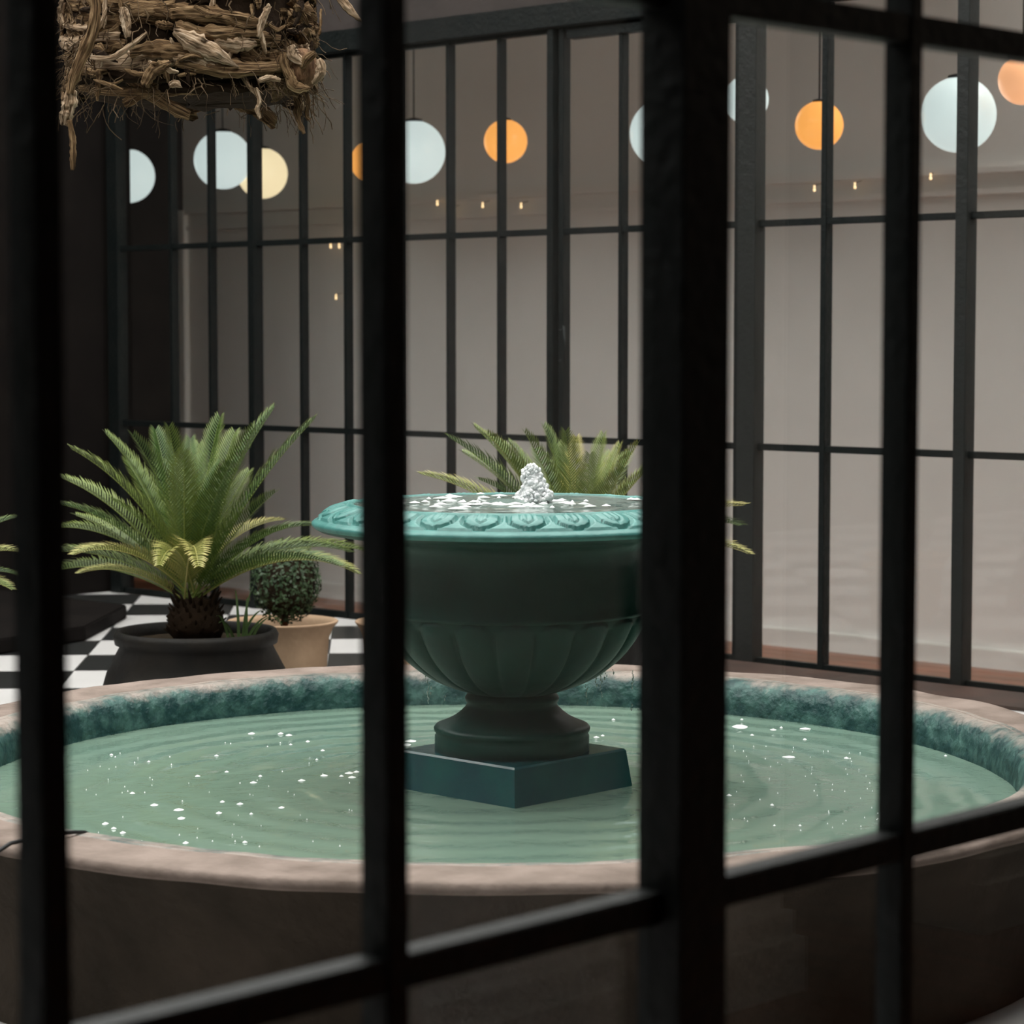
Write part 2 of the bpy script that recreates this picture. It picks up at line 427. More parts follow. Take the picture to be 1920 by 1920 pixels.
tag(box('ceiling', (XB + 0.05, YE + 1.7, RC), (XI + 2.6, YL + 3.2, RC + 0.15), M['white_wall']), kind='structure')  # stops short: unseen roof gap added to let sky light onto the inside wall
wall('wall_back_over_room', (XB + 0.05, -0.0, TOPW), (XB + 0.16, YL, RC), M['white_wall'])
tag(box('trim_3', (XI - 0.035, yp - 0.045, ZI), (XI + 0.15, yp + 0.02, on_x(345, 395, XI).z), M['skirting'], bevel=0.004), kind='structure')
# skirting and picture rail
sz = on_x(1425, 1172, XI).z
tag(box('baseboard_back', (XI - 0.02, -1.0, ZI), (XI, yp - 0.05, sz), M['skirting'], bevel=0.006), kind='structure')
pz = on_x(1425, 342, XI).z
bm = bmesh.new()
bbox(bm, (XI - 0.03, -1.0, pz - 0.012), (XI, yp, pz + 0.012)); bbox(bm, (XI - 0.015, -1.0, pz - 0.10), (XI, yp, pz - 0.075))
tag(obj('trim_4', bm, M['white_wall'], smooth=False), kind='structure')

# ---------------------------------------------------------------- globe lamps
GD = (XB + XI) / 2
def globe(u, v, dpx, kind, label, x=None):
    x = x if x is not None else GD
    c = on_x(u, v, x); D = (c - CAM).dot(FH); r = px(dpx, D) / 2
    o = empty('pendant_lamp', (c.x, c.y, RC), label, 'pendant lamp', 'globe pendant lamps behind the back windows')
    bm = bmesh.new(); bmesh.ops.create_uvsphere(bm, u_segments=40, v_segments=24, radius=r, matrix=Matrix.Translation((0, 0, c.z - RC)))
    obj('globe', bm, kind, o)
    bm = bmesh.new(); lathe(bm, [(r * 0.30, c.z - RC + r * 0.945), (r * 0.28, c.z - RC + r * 1.03), (0.012, c.z - RC + r * 1.08)], 20, cap0=True, cap1=True)
    obj('cap', bm, M['cord'], o)
    bm = bmesh.new(); tube(bm, [(0, 0, 0), (0, 0, c.z - RC + r * 1.05)], 0.004, 6)
    obj('cord', bm, M['cord'], o)
    bm = bmesh.new(); lathe(bm, [(0.05, 0), (0.05, -0.02), (0.01, -0.03)], 20, cap0=True, cap1=True)
    obj('ceiling_rose', bm, M['cord'], o)
GW = emit('opal_white_globe', (0.60, 0.69, 0.68), 1.12)
GO = emit('amber_globe', (1.0, 0.42, 0.10), 1.1)
GC = emit('cream_globe', (0.90, 0.74, 0.46), 1.15)
GP = emit('peach_globe', (1.0, 0.48, 0.24), 1.0)
globe(240, 330, 100, GW, 'leftmost white glass globe pendant lamp, half hidden by the corner window post')
globe(418, 300, 108, GW, 'white glass globe pendant lamp overlapping the cream globe, left of it')
globe(492, 325, 94, GC, 'cream coloured glowing globe pendant lamp behind the second white globe from the left', GD + 0.28)
globe(694, 303, 74, GO, 'amber globe pendant lamp half hidden left of the near middle window bar')
globe(776, 285, 117, GW, 'large white globe pendant lamp just right of the near middle window bar')
globe(948, 265, 81, GO, 'amber globe pendant lamp crossed by a thin bar, above the water jet')
globe(1243, 250, 124, GW, 'white globe pendant lamp mostly hidden behind the thick near post')
globe(1398, 187, 86, GW, 'small white globe pendant lamp crossed by the wide grey steel post')
globe(1536, 235, 90, GO, 'amber globe pendant lamp between the wide grey post and the near right bar')
globe(1797, 215, 140, GW, 'largest white globe pendant lamp, at the right side of the view')
globe(1918, 150, 92, GP, 'peach coloured globe pendant lamp at the right edge of the view')
# fairy lights
FLM = bpy.data.materials.new('warm_tiny_bulb'); FLM.use_nodes = True
_b = FLM.node_tree.nodes['Principled BSDF']; _b.inputs['Emission Color'].default_value = (1, 0.66, 0.32, 1); _b.inputs['Emission Strength'].default_value = 2.2
def bulb(u, v, where):
    c = on_x(u, v, XI - 0.05)
    bm = bmesh.new(); bmesh.ops.create_icosphere(bm, subdivisions=2, radius=0.006)
    bmesh.ops.scale(bm, vec=(1, 1, 1.3), verts=bm.verts)
    lathe(bm, [(0.004, 0.009), (0.004, 0.02)], 8, cap0=True, cap1=True)
    o = obj('fairy_light', bm, FLM, loc=c)
    # bulb hangs from its wire on the wall
    b2 = bmesh.new(); tube(b2, [(0, 0, 0.018), (0.049, 0.0, 0.03)], 0.0015, 5); obj('wire', b2, M['cord'], o)
    tag(o, where, 'fairy light', 'tiny warm fairy lights on the inside wall')
bulb(820, 383, 'leftmost tiny warm light in the row under the large white globe')
bulb(849, 395, 'tiny warm light hugging the right edge of the thin bar below the white globe')
bulb(905, 387, 'tiny warm light below and left of the amber globe above the jet')
bulb(977, 388, 'tiny warm light below and right of the amber globe above the jet')
bulb(1527, 356, 'brighter tiny warm light under the right-hand amber globe, left of its bar')
bulb(1603, 351, 'faint tiny warm light right of the bar under the right-hand amber globe')
bulb(1745, 334, 'tiny orange light below the largest white globe')
bulb(620, 463, 'left one of two tiny lights side by side on the upper rail line')
bulb(636, 463, 'right one of two tiny lights side by side on the upper rail line')
bulb(630, 559, 'tiny faint light lower down, left of the near middle bar')
bulb(686, 556, 'tiny faint light lower down touching the near middle bar')

# ---------------------------------------------------------------- corridor on the camera's side (mirrored in the near glass)
YC = -1.51
yc0 = YC
tag(box('floor_corridor', (-5, YC - 2.6, -0.1), (XB + 0.5, -0.12, 0.0), M['wood_floor']), kind='structure')
def mirror_x(u, v):                   # pixel of the mirrored wall -> its real x
    d = ray(u, v); t = (-YC - CAM.y) / d.y; return (CAM + d * t).x
xa = mirror_x(1462, 1780); xb_ = mirror_x(1815, 1650)
def pilaster_wall(name, x0, x1, open_side):
    o = wall(name, (x0, YC - 0.15, 0), (x1, YC, 2.9), M['white_wall'])
    return o
xl = mirror_x(714, 1780)
pilaster_wall('wall_corridor_left', xl, xa, 1)
wall('wall_corridor_dark', (-5, YC - 0.15, 0), (xl, YC - 0.001, 2.9), M['dark_wall'])
pilaster_wall('wall_corridor_right', xb_, XB + 0.5, 0)
bx1 = mirror_x(1500, 1855)
bm = bmesh.new(); bbox(bm, (xl, YC, 0), (xa + 0.03, YC + 0.035, 0.10)); bbox(bm, (xl, YC, 0.10), (xa + 0.012, YC + 0.02, 0.15))
tag(obj('baseboard_corridor_left', bm, M['skirting'], smooth=False), kind='structure')
bm = bmesh.new(); bbox(bm, (xb_ - 0.0, YC, 0), (XB + 0.5, YC + 0.035, 0.10)); bbox(bm, (xb_ + 0.012, YC, 0.10), (XB + 0.5, YC + 0.02, 0.15))
tag(obj('baseboard_corridor_right', bm, M['skirting'], smooth=False), kind='structure')
wall('wall_corridor_behind', (-5, YC - 2.6, 0), (XB + 0.5, YC - 2.5, 2.9), M['dark_wall'])
wall('wall_corridor_end', (XB + 0.5, YC - 2.6, 0), (XB + 0.6, -0.12, 2.9), M['dark_wall'])
cl = empty('fill_lamp', (3.3, -0.8, 2.9), 'unseen round fill lamp added in the corridor to light the mirrored wall', 'fill lamp')  # added, unseen: brightens the corridor wall mirrored in the near glass
bm = bmesh.new(); lathe(bm, [(.23, 0), (.23, -.03), (.21, -.04)], 32, cap0=True, cap1=True); obj('rim', bm, M['iron'], cl)
CLM = emit('corridor_fill_glow', (1.0, 0.86, 0.68), 16.0)
bm = bmesh.new(); lathe(bm, [(.20, -.041), (.19, -.07), (.12, -.09), (.01, -.10)], 32, cap0=True, cap1=True); obj('diffuser', bm, CLM, cl)
wall('wall_corridor_start', (-5.1, YC - 2.6, 0), (-5.0, -0.12, 2.9), M['dark_wall'])
tag(box('ceiling_corridor', (-5.1, YC - 2.6, 2.9), (XB + 0.6, -0.16, 3.0), M['dark_wall']), kind='structure')
wall('wall_corridor_front', (-5.1, -0.12, 0), (X0 - 0.2, 0.0, 2.9), M['dark_wall'])

# ---------------------------------------------------------------- fountain basin
HC, HW = 0.85, 0.931
ZC, ZW = CAM.z - HC, CAM.z - HW
RI, WC, KE = 1.09, 0.195, 1.05
def ell(v, c=PC):                      # stretch a little along the line of sight's direction, as the pool is slightly oval
    d = Vector((v.x, v.y, 0)); a = d.dot(FH); return Vector((v.x, v.y, v.z)) + FH * (a * (KE - 1))
def ring(prof, seg, amp, seed, mname, name, parent, hfreq=2.2):
    bm = bmesh.new()
    def fn(t, i, r, z):
        n = noise.noise(Vector((math.cos(t) * hfreq + seed, math.sin(t) * hfreq, z * 6)))
        n2 = noise.noise(Vector((math.cos(t) * 9 + seed, math.sin(t) * 9, z * 14 + r * 9)))
        return r + amp * n + amp * 0.35 * n2, z + amp * 0.45 * n2
    lathe(bm, prof, seg, fn)
    for v in bm.verts: v.co = ell(v.co)
    return obj(name, bm, M[mname], parent)
basin = empty('fountain_basin', (PC.x, PC.y, 0), 'round low cement fountain basin with pinkish coping around the green urn', 'fountain basin')
cr = []
RO = RI + WC
for k in range(13):                    # rounded coping section, inner foot -> outer foot
    t = k / 12; a = PI * t
    cr.append((RI + WC / 2 - math.cos(a) * (WC / 2) , ZC - 0.014 + 0.014 * min(1, math.sin(a) * 2.6) ** 0.6))
cop = [(RI + 0.045, ZC - 0.012)] + cr[4:] + [(RO - 0.006, ZC - 0.020), (RO - 0.03, ZC - 0.024)]
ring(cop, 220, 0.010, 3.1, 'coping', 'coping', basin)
ring([(RO - 0.014, ZC - 0.02), (RO - 0.045, ZC - 0.08), (RO - 0.085, ZC - 0.17), (RO - 0.095, 0.1), (RO - 0.10, 0.0)], 200, 0.008, 7.7, 'cement_shaded', 'outer_wall', basin)
# inner wall with its algae stain
ml = mat('algae_stained_lining', (0.010, 0.050, 0.050), 0.5, 0, 0.4, (0.085, 0.19, 0.165), 22, 1.0, 40, det=10, lo=.42, hi=.72)
N = ml.node_tree.nodes; L = ml.node_tree.links
tc = N.new('ShaderNodeTexCoord'); sp = N.new('ShaderNodeSeparateXYZ'); L.new(tc.outputs['Object'], sp.inputs[0])
nz = N.new('ShaderNodeTexNoise'); nz.inputs['Scale'].default_value = 7; nz.inputs['Detail'].default_value = 10; nz.inputs['Roughness'].default_value = 0.75; L.new(tc.outputs['Object'], nz.inputs[0])
mz = N.new('ShaderNodeMath'); mz.operation = 'MULTIPLY_ADD'; mz.inputs[1].default_value = 0.11; L.new(nz.outputs[0], mz.inputs[0]); L.new(sp.outputs[2], mz.inputs[2])
mr = N.new('ShaderNodeMapRange'); mr.inputs[1].default_value = ZC + 0.040; mr.inputs[2].default_value = ZC + 0.062; L.new(mz.outputs[0], mr.inputs[0])
mx = N.new('ShaderNodeMix'); mx.data_type = 'RGBA'; mx.inputs[7].default_value = (0.36, 0.30, 0.26, 1)
old = N[ml['mix']]; L.new(old.outputs[2], mx.inputs[6]); L.new(mr.outputs[0], mx.inputs[0]); L.new(mx.outputs[2], N['Principled BSDF'].inputs['Base Color'])
M['lining'] = ml
ring([(RI + 0.09, ZC - 0.012), (RI + 0.062, ZC + 0.001), (RI + 0.028, ZC - 0.002), (RI + 0.008, ZC - 0.016), (RI + 0.0, ZC - 0.036), (RI - 0.004, ZC - 0.065), (RI - 0.006, ZC - 0.1), (RI - 0.01, 0.1), (RI - 0.03, 0.02)], 220, 0.010, 3.1, 'lining', 'inner_wall', basin)
bm = bmesh.new(); lathe(bm, [(0.01, 0.03), (RI - 0.02, 0.03)], 96)
for v in bm.verts: v.co = ell(v.co)
obj('basin_floor', bm, M['lining'], basin)
M['water'] = water_mat('milky_green_water', (0.20, 0.285, 0.215), 3.2, (0, 0), 0.30, 0.05, (0.155, 0.245, 0.195))
bm = bmesh.new(); lathe(bm, [(0.004, ZW), (0.4, ZW), (RI + 0.002, ZW)], 128)
bmesh.ops.contextual_create
for v in bm.verts: v.co = ell(v.co)
pw = obj('pool_water', bm, M['water'], loc=(PC.x, PC.y, 0))
tag(pw, 'milky pale green water rippling in the round fountain basin', 'water')
# foam flecks floating on the pool
bm = bmesh.new()
flecks = [(289, 1510, 18), (335, 1519, 22), (340, 1535, 16), (197, 1545, 14), (213, 1554, 11), (230, 1562, 12), (248, 1488, 12), (348, 1581, 12), (459, 1580, 11), (410, 1525, 13), (450, 1508, 13), (475, 1468, 15), (565, 1464, 16), (608, 1455, 17), (528, 1515, 12), (417, 1504, 10), (471, 1527, 8), (472, 1376, 14), (526, 1376, 12), (542, 1379, 14), (577, 1391, 9), (605, 1408, 9), (545, 1397, 7), (594, 1425, 7), (406, 1418, 9), (425, 1448, 8), (370, 1456, 11), (488, 1456, 8), (279, 1429, 7), (209, 1416, 8), (655, 1450, 18), (660, 1458, 16), (640, 1456, 10), (668, 1448, 12),
          (1388, 1363, 32), (1450, 1369, 14), (1510, 1367, 22), (1465, 1365, 7), (1391, 1350, 6), (1410, 1379, 8), (1509, 1387, 8), (1648, 1378, 15), (1601, 1375, 8), (1480, 1420, 26), (1587, 1422, 10), (1773, 1418, 7), (1367, 1492, 10), (1448, 1510, 8), (1452, 1549, 6), (1500, 1549, 6), (770, 1390, 26), (763, 1397, 18), (1118, 1383, 12), (1130, 1380, 8), (1150, 1350, 7), (266, 1579, 7)]
for k in range(60):
    flecks.append((random.uniform(150, 670), random.uniform(1390, 1590), random.uniform(1.5, 3.5)))
    flecks.append((random.uniform(1360, 1650), random.uniform(1400, 1560), random.uniform(1.5, 3.0)))
def fleck(bm, u, v, w, z, hmul=1.0):
    c = on_z(u, v, z); D = (c - CAM).dot(FH); a = px(w, D) / 2
    asp = random.uniform(1.0, 1.7)
    vs = [bm.verts.new(c + RT * (a * math.cos(t)) * random.uniform(.8, 1.1) + FH * (a * asp * math.sin(t)) + Vector((0, 0, 0.0006))) for t in [k * PI / 5 for k in range(10)]]
    top = bm.verts.new(c + Vector((0, 0, 0.003 * hmul + 0.001)))
    for k in range(10): bm.faces.new((vs[k], vs[(k + 1) % 10], top))
for f_ in flecks:
    c = on_z(f_[0], f_[1], ZW)
    d = c - PC; d.z = 0
    if d.length < RI * 0.99: fleck(bm, *f_, ZW)
fo = obj('foam_flecks', bm, M['foam'])
tag(fo, 'white foam flecks drifting on the milky green pool water', 'foam', kind='stuff')

# black cable over the rim
bm = bmesh.new()
cp = [on_z(-60, 1640, ZC - 0.02), on_z(-10, 1600, ZC + 0.008), on_z(20, 1581, ZC + 0.012), on_z(60, 1572, ZC + 0.012), on_z(110, 1563, ZC + 0.010), on_z(140, 1560, ZC + 0.006), on_z(158, 1560, ZC - 0.0), on_z(170, 1566, ZC - 0.03), on_z(172, 1572, ZW - 0.03)]
tube(bm, cp, 0.0035, 6)
tag(obj('cable', bm, M['cord']), 'black cable looping over the front left coping into the pool', 'cable')

# ---------------------------------------------------------------- urn
DU = 5.20
AX = CAM + FH * DU; AX.z = 0
def uz(v): return on_d(960, v, DU).z
def ur(n): return px(n, DU)
urn = empty('fountain_urn', (AX.x, AX.y, 0), 'dark green fluted fountain urn with turquoise leaf-carved rim on a square plinth', 'fountain urn')
# plinth, aligned with the walls
hd = ur(216) / math.sqrt(2)
bm = bmesh.new()
zt, zw_ = uz(1404), 0.03
for (s, z) in ((1.0, zt), (1.0, zt - 0.003), (1.06, ZW - 0.01), (1.10, zw_)):
    pass
lv = [(1.0 - .02, zt), (1.0, zt - 0.004), (1.055, ZW), (1.10, zw_)]
rows = []
for s, z in lv:
    rows.append([bm.verts.new((a * hd * s, b_ * hd * s, z)) for a, b_ in ((-1, -1), (1, -1), (1, 1), (-1, 1))])
for a, b_ in zip(rows[::-1], rows[::-1][1:]):
    for k in range(4): bm.faces.new((a[k], a[(k + 1) % 4], b_[(k + 1) % 4], b_[k]))
bm.faces.new(rows[0]); bm.faces.new(rows[-1][::-1])
obj('plinth', bm, M['urn_base'], urn, smooth=False)
# foot
bm = bmesh.new()
P = [(146, 1412), (146, 1378), (143, 1373), (147, 1368), (148, 1363), (144, 1358), (136, 1355), (128, 1352), (112, 1344), (98, 1334), (88, 1324), (84, 1316), (88, 1313), (89, 1307), (86, 1302), (80, 1299), (80, 1292)]
lathe(bm, [(ur(r), uz(v)) for r, v in P], 96, cap0=True, cap1=True)
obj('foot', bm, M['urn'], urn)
# fluted bowl
bm = bmesh.new()
NF = 20
BP = [(78, 1297), (92, 1293), (108, 1288), (126, 1281), (144, 1273), (160, 1264), (176, 1253), (190, 1242), (203, 1230), (215, 1217), (226, 1202), (235, 1187), (238.5, 1180), (242, 1173), (244, 1169), (245.5, 1166), (247, 1163), (248, 1160), (249, 1157.5), (249.7, 1155), (250.3, 1152.5), (251, 1150), (251.6, 1147.5), (252, 1145), (253, 1141)]
nb = len(BP)
def flute(t, i, r, z):
    ph = ((t * NF / (2 * PI)) % 1.0) * 2 - 1
    u = i / (nb - 1)
    u = u * 0.9 + 0.1 * u * u
    # rounded upper end of each gadroon
    top = 0.88 - 0.27 * abs(ph) ** 2.6
    a = 1.0
    if u > top: a = max(0, 1 - (u - top) / 0.07)
    lobe = math.sqrt(max(0, 1 - abs(ph) ** 2.2))
    fade = min(1, 0.25 + u * 1.6)
    return r + ur(15) * fade * a * (lobe - 0.55) - (0 if a > 0 else 0), z
Pq = []
for i in range(nb):
    Pq.append((ur(BP[i][0]), uz(BP[i][1])))
lathe(bm, Pq, NF * 16, flute)
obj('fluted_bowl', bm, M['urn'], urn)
# plain upper drum and its cavetto up to the rim
bm = bmesh.new()
P = [(250, 1146), (257, 1143), (258, 1139), (256, 1136), (254, 1120), (252, 1085), (252, 1050), (256, 1025), (266, 1012), (290, 1004), (330, 999), (360, 993), (371, 987)]
lathe(bm, [(ur(r), uz(v + (0 if r < 300 else 0))) for r, v in P], 128)
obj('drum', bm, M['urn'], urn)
# rim carved with leaves
NL = 26
def cz(r, v): return ur(r), uz(v)
RP = [(371, 987)] + [(374, 984), (376, 980), (375, 976), (371, 973), (368, 971.5)]
bm = bmesh.new()
prof = [cz(*p) for p in RP]
i0 = len(prof)
nband = 26
r0, z0 = cz(368, 971.5); r1, z1 = cz(312, 948)
for k in range(1, nband + 1):
    t = k / nband
    prof.append((r0 + (r1 - r0) * t, z0 + (z1 - z0) * t + 0.004 * math.sin(PI * t)))
i1 = len(prof)
prof += [cz(308, 946.5), cz(306, 944), cz(303, 942), cz(299, 942), cz(297, 944), cz(295, 952), cz(292, 958)]
def carve(t, i, r, z):
    if i < i0 or i >= i1: return r, z
    u = 1 - (i - i0 + 1) / nband            # 0 inner .. 1 outer
    ph = ((t * NL / (2 * PI)) % 1.0) * 2 - 1
    f = math.sqrt((ph / 0.74) ** 2 + (max(0, u - 0.42) / 0.40) ** 2)      # one broad rounded leaf
    ff = math.sqrt((ph / 0.30) ** 2 + (max(0, u - 0.30) / 0.34) ** 2)
    if f < 1:
        h = 0.0075 * (1 - 0.45 * f * f) - (0.003 if 0.86 < ff < 1.14 else 0) - (0.002 if abs(ph) < 0.05 else 0)
    elif f < 1.22:
        h = -0.004
    else:
        h = 0.0035 if u < 0.9 else 0.0
    h *= min(1, (i - i0 + 1) / 2) * min(1, (i1 - i) / 2)
    return r + h * 0.45, z + h
lathe(bm, prof, NL * 28, carve)
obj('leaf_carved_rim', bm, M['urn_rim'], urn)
# water in the urn
M['urn_water'] = water_mat('urn_water', (0.15, 0.21, 0.19), 5, (0, 0), 0.45, 0.08, (0.22, 0.29, 0.26))
ZU = uz(944)
bm = bmesh.new()
rows = lathe(bm, [(0.005, ZU)] + [(ur(297) * k / 24, ZU) for k in range(1, 25)], 96)
for v in bm.verts:
    d = Vector((v.co.x, v.co.y, 0)).length
    v.co.z += 0.010 * math.exp(-(d / 0.07) ** 2) + 0.0022 * math.sin(d * 75) * math.exp(-d * 4) + 0.0015 * noise.noise(v.co * 14)
uw = obj('urn_water', bm, M['urn_water'], loc=(AX.x, AX.y, 0))
tag(uw, 'shallow rippling water filling the top of the urn around the jet', 'water')
# foam on it
bm = bmesh.new()
for k in range(75):
    a = random.uniform(0, 2 * PI); rr = abs(random.gauss(0, 0.42))
    if rr > 0.95: continue
    c = Vector((AX.x, AX.y, ZU + 0.0035)) + Vector((math.cos(a), math.sin(a), 0)) * (0.04 + rr * ur(290))
    if (c - AX).to_2d().length > ur(285): continue
    s = random.uniform(0.002, 0.011); n = 8
    st = random.uniform(1, 2.4)
    vs = [bm.verts.new(c + RT * (s * st * math.cos(t)) * random.uniform(.7, 1.2) + FH * (s * math.sin(t)) * random.uniform(.7, 1.2)) for t in [q * 2 * PI / n for q in range(n)]]
    tp = bm.verts.new(c + Vector((0, 0, 0.004)))
    for q_ in range(n): bm.faces.new((vs[q_], vs[(q_ + 1) % n], tp))
tag(obj('urn_foam', bm, M['foam']), 'white foam patches around the jet in the top of the urn', 'foam', kind='stuff')
# jet
jm = mat('frothy_water', (0.97, 0.98, 0.98), 0.15, 0, 0.6, (0.88, 0.90, 0.92), 60, 0.5, 120, lo=0.4, hi=0.6)
J = on_d(1000, 940, DU); J.z = ZU
bm = bmesh.new()
hj = uz(872) - ZU
for k in range(420):
    t = random.random() ** 1.3
    w_ = ur(35) * (1 - t) ** 0.45 * (0.9 + 0.1 * math.sin(t * 9)) + 0.002
    a = random.uniform(0, 2 * PI); rr = w_ * math.sqrt(random.uniform(0.2, 1))
    c = Vector((math.cos(a) * rr, math.sin(a) * rr, t * hj)) + RT * (0.004 * math.sin(t * 5))
    s = random.uniform(0.003, 0.0065) * (1.1 - 0.3 * t)
    bmesh.ops.create_icosphere(bm, subdivisions=1, radius=s, matrix=Matrix.Translation(c) @ Matrix.Diagonal((1, 1, random.uniform(.8, 1.6), 1)))
core = [(ur(28) * (1 - k / 10) ** 0.5, hj * 0.93 * k / 10) for k in range(10)] + [(0.002, hj * 0.94)]
lathe(bm, core, 18, cap1=True)
jet = obj('water_jet', bm, jm, loc=J)
tag(jet, 'frothy white water jet bubbling up from the middle of the urn', 'water jet')
# dripping strands under the bowl
bm = bmesh.new()
for (u, v0, v1) in ((797, 1262, 1278), (803, 1276, 1318), (806, 1290, 1300), (1118, 1272, 1285), (1127, 1262, 1306), (1136, 1254, 1272), (1100, 1284, 1318), (1090, 1278, 1288), (1186, 1258, 1290), (1183, 1322, 1330), (834, 1306, 1312), (1150, 1256, 1262)):
    n = max(2, int((v1 - v0) / 3.5))
    for k in range(n):
        c = on_d(u + random.uniform(-2.5, 2.5), v0 + (v1 - v0) * k / (n - 1), DU - 0.02)
        s = random.uniform(0.0008, 0.0019)
        bmesh.ops.create_icosphere(bm, subdivisions=1, radius=s, matrix=Matrix.Translation(c) @ Matrix.Diagonal((1, 1, 2.2, 1)))
tag(obj('water_drips', bm, M['foam']), 'thin strands of water dripping from the fluted bowl into the pool', 'water drops', kind='stuff')

# ---------------------------------------------------------------- plants
def frond_mesh(name, Lf, droop, npairs, leaf, seed, vee=0.55):
    rnd = random.Random(seed)
    bm = bmesh.new()
    tip = bm.loops.layers.float_color.new('tip') if False else None
    pts = []
    p = Vector((0, 0, 0)); a = 0.0
    ns = 20
    for i in range(ns + 1):
        pts.append(p.copy())
        a -= droop / ns * (0.5 + 1.2 * i / ns)
        p += Vector((math.cos(a), 0, math.sin(a))) * (Lf / ns)
    tube(bm, pts, [0.0052 * (1 - 0.75 * i / ns) for i in range(ns + 1)], 5)
    tv = {}
    for v in bm.verts: tv[v] = 0.45
    for i in range(npairs):
        t = 0.14 + 0.86 * i / (npairs - 1)
        f = t * ns; k = min(int(f), ns - 1); q_ = pts[k].lerp(pts[k + 1], f - k)
        d = (pts[k + 1] - pts[k]).normalized()
        up = Vector((-d.z, 0, d.x))
        ln = leaf * (math.sin(PI * min(1, 0.16 + 0.80 * t)) ** 0.6) * rnd.uniform(0.9, 1.08)
        fw = 0.50 + 0.75 * t
        for s in (-1, 1):
            side = Vector((0, s, 0))
            dr = (side * 1.0 + d * fw + up * (vee + rnd.uniform(-.07, .07))).normalized()
            n = dr.cross(d).normalized(); wv = dr.cross(n).normalized()
            b0 = q_; b1 = q_ + dr * ln * 0.5 + up * ln * 0.02; b2 = q_ + dr * ln + d * ln * 0.10 - up * ln * 0.10
            w = 0.0047
            v = [bm.verts.new(b0 - wv * w * .6), bm.verts.new(b0 + wv * w * .6), bm.verts.new(b1 + wv * w), bm.verts.new(b1 - wv * w), bm.verts.new(b2)]
            mid = bm.verts.new(b1 + n * 0.0012)
            for x, val in zip(v + [mid], (0.0, 0.0, 0.22, 0.22, 0.75, 0.15)): tv[x] = val * rnd.uniform(.7, 1.2)
            bm.faces.new((v[0], v[1], v[2], mid)); bm.faces.new((v[0], mid, v[3])); bm.faces.new((mid, v[2], v[4])); bm.faces.new((v[3], mid, v[4]))
    me = bpy.data.meshes.new(name)
    bm.verts.index_update()
    vals = [0.0] * len(bm.verts)
    for v in bm.verts: vals[v.index] = tv.get(v, 0)
    bm.to_mesh(me); bm.free()
    at = me.attributes.new('tip', 'FLOAT', 'POINT')
    at.data.foreach_set('value', vals)
    return me
PROTO = {}
def frond_for(droop, m, Lr):
    key = (round(droop, 1), m)
    if key not in PROTO:
        me = frond_mesh('frond', 1.0, droop, 50, 0.165, len(PROTO) + 5)
        me.materials.append(M[m]); PROTO[key] = me
    return PROTO[key]
def place_frond(parent, base, tip_w, droop, m='cycad', roll=0.0):
    """frond from base (world) whose tip lands at tip_w; droop bends it downwards"""
    me = frond_for(droop, m, 1)
    # tip of the unit frond
    a = 0.0; p = Vector((0, 0, 0)); dd = round(droop, 1)
    for i in range(21):
        if i == 20: break
        a -= dd / 20 * (0.5 + 1.2 * i / 20); p += Vector((math.cos(a), 0, math.sin(a))) / 20
    d = tip_w - base; L = d.length / p.length
    az = math.atan2(d.y, d.x); el = math.asin(max(-1, min(1, d.z / d.length)))
    corr = math.atan2(-p.z, p.x)
    R = Matrix.Rotation(az, 4, 'Z') @ Matrix.Rotation(-(el + corr), 4, 'Y') @ Matrix.Rotation(roll, 4, 'X')
    o = bpy.data.objects.new('frond', me); COL.objects.link(o); o.parent = parent
    o.matrix_local = Matrix.Translation(base - Vector(parent.location)) @ R @ Matrix.Diagonal((L, L * 1.0, L * 1.0, 1))
    return o
def caudex(parent, c, r, h, z0):
    bm = bmesh.new()
    rnd = random.Random(3)
    lathe(bm, [(r * 0.8, z0), (r, z0 + h * .3), (r * .95, z0 + h * .6), (r * .6, z0 + h), (r * .1, z0 + h * 1.1)], 24, lambda t, i, rr, z: (rr * (1 + .12 * math.sin(t * 7 + i * 2)), z), cap0=True, cap1=True)
    for k in range(70):
        a = k * 2.4; t = k / 70; rr = r * (1.0 - 0.35 * t)
        p0 = Vector((math.cos(a) * rr * .8, math.sin(a) * rr * .8, z0 + h * (0.1 + .85 * t)))
        p1 = p0 + Vector((math.cos(a) * .03, math.sin(a) * .03, .02 + .03 * t))
        tube(bm, [p0, p1], [0.009, 0.002], 5)
    bmesh.ops.translate(bm, verts=bm.verts, vec=Vector((c.x, c.y, 0)) - Vector((parent.location.x, parent.location.y, 0)))
    return obj('trunk', bm, M['stem'] if False else M['bark_dark'], parent)

# left cycad in its black pot
DP = 7.55
pc = on_d(368, 1180, DP); zrim = pc.z
pot = empty('flower_pot', (pc.x, pc.y, 0), 'wide charcoal pot behind the basin, flaring towards its base, holding the large cycad', 'flower pot')
bm = bmesh.new()
R1 = px(150, DP)
k_ = px(1, DP)
lathe(bm, [(px(196, DP), 0.0), (px(186, DP), 0.10), (px(168, DP), 0.20), (R1 - 0.012, zrim - 0.045), (R1 + .004, zrim - 0.04), (R1 + 0.008, zrim - 0.015), (R1, zrim), (R1 - 0.014, zrim - .002), (R1 - 0.02, zrim - 0.03), (R1 - 0.02, 0.12)], 72, cap0=True, cap1=False)
obj('pot_body', bm, M['black_pot'], pot)
bm = bmesh.new(); lathe(bm, [(0.004, zrim - 0.03), (0.1, zrim - .032), (R1 - 0.02, zrim - 0.035)], 48)
obj('soil', bm, M['soil'], pot)
cy = empty('cycad', (pc.x, pc.y, zrim - 0.03), 'large green cycad with tall feathery fronds in the charcoal pot at left', 'potted plant')
cb = on_d(357, 1112, DP)
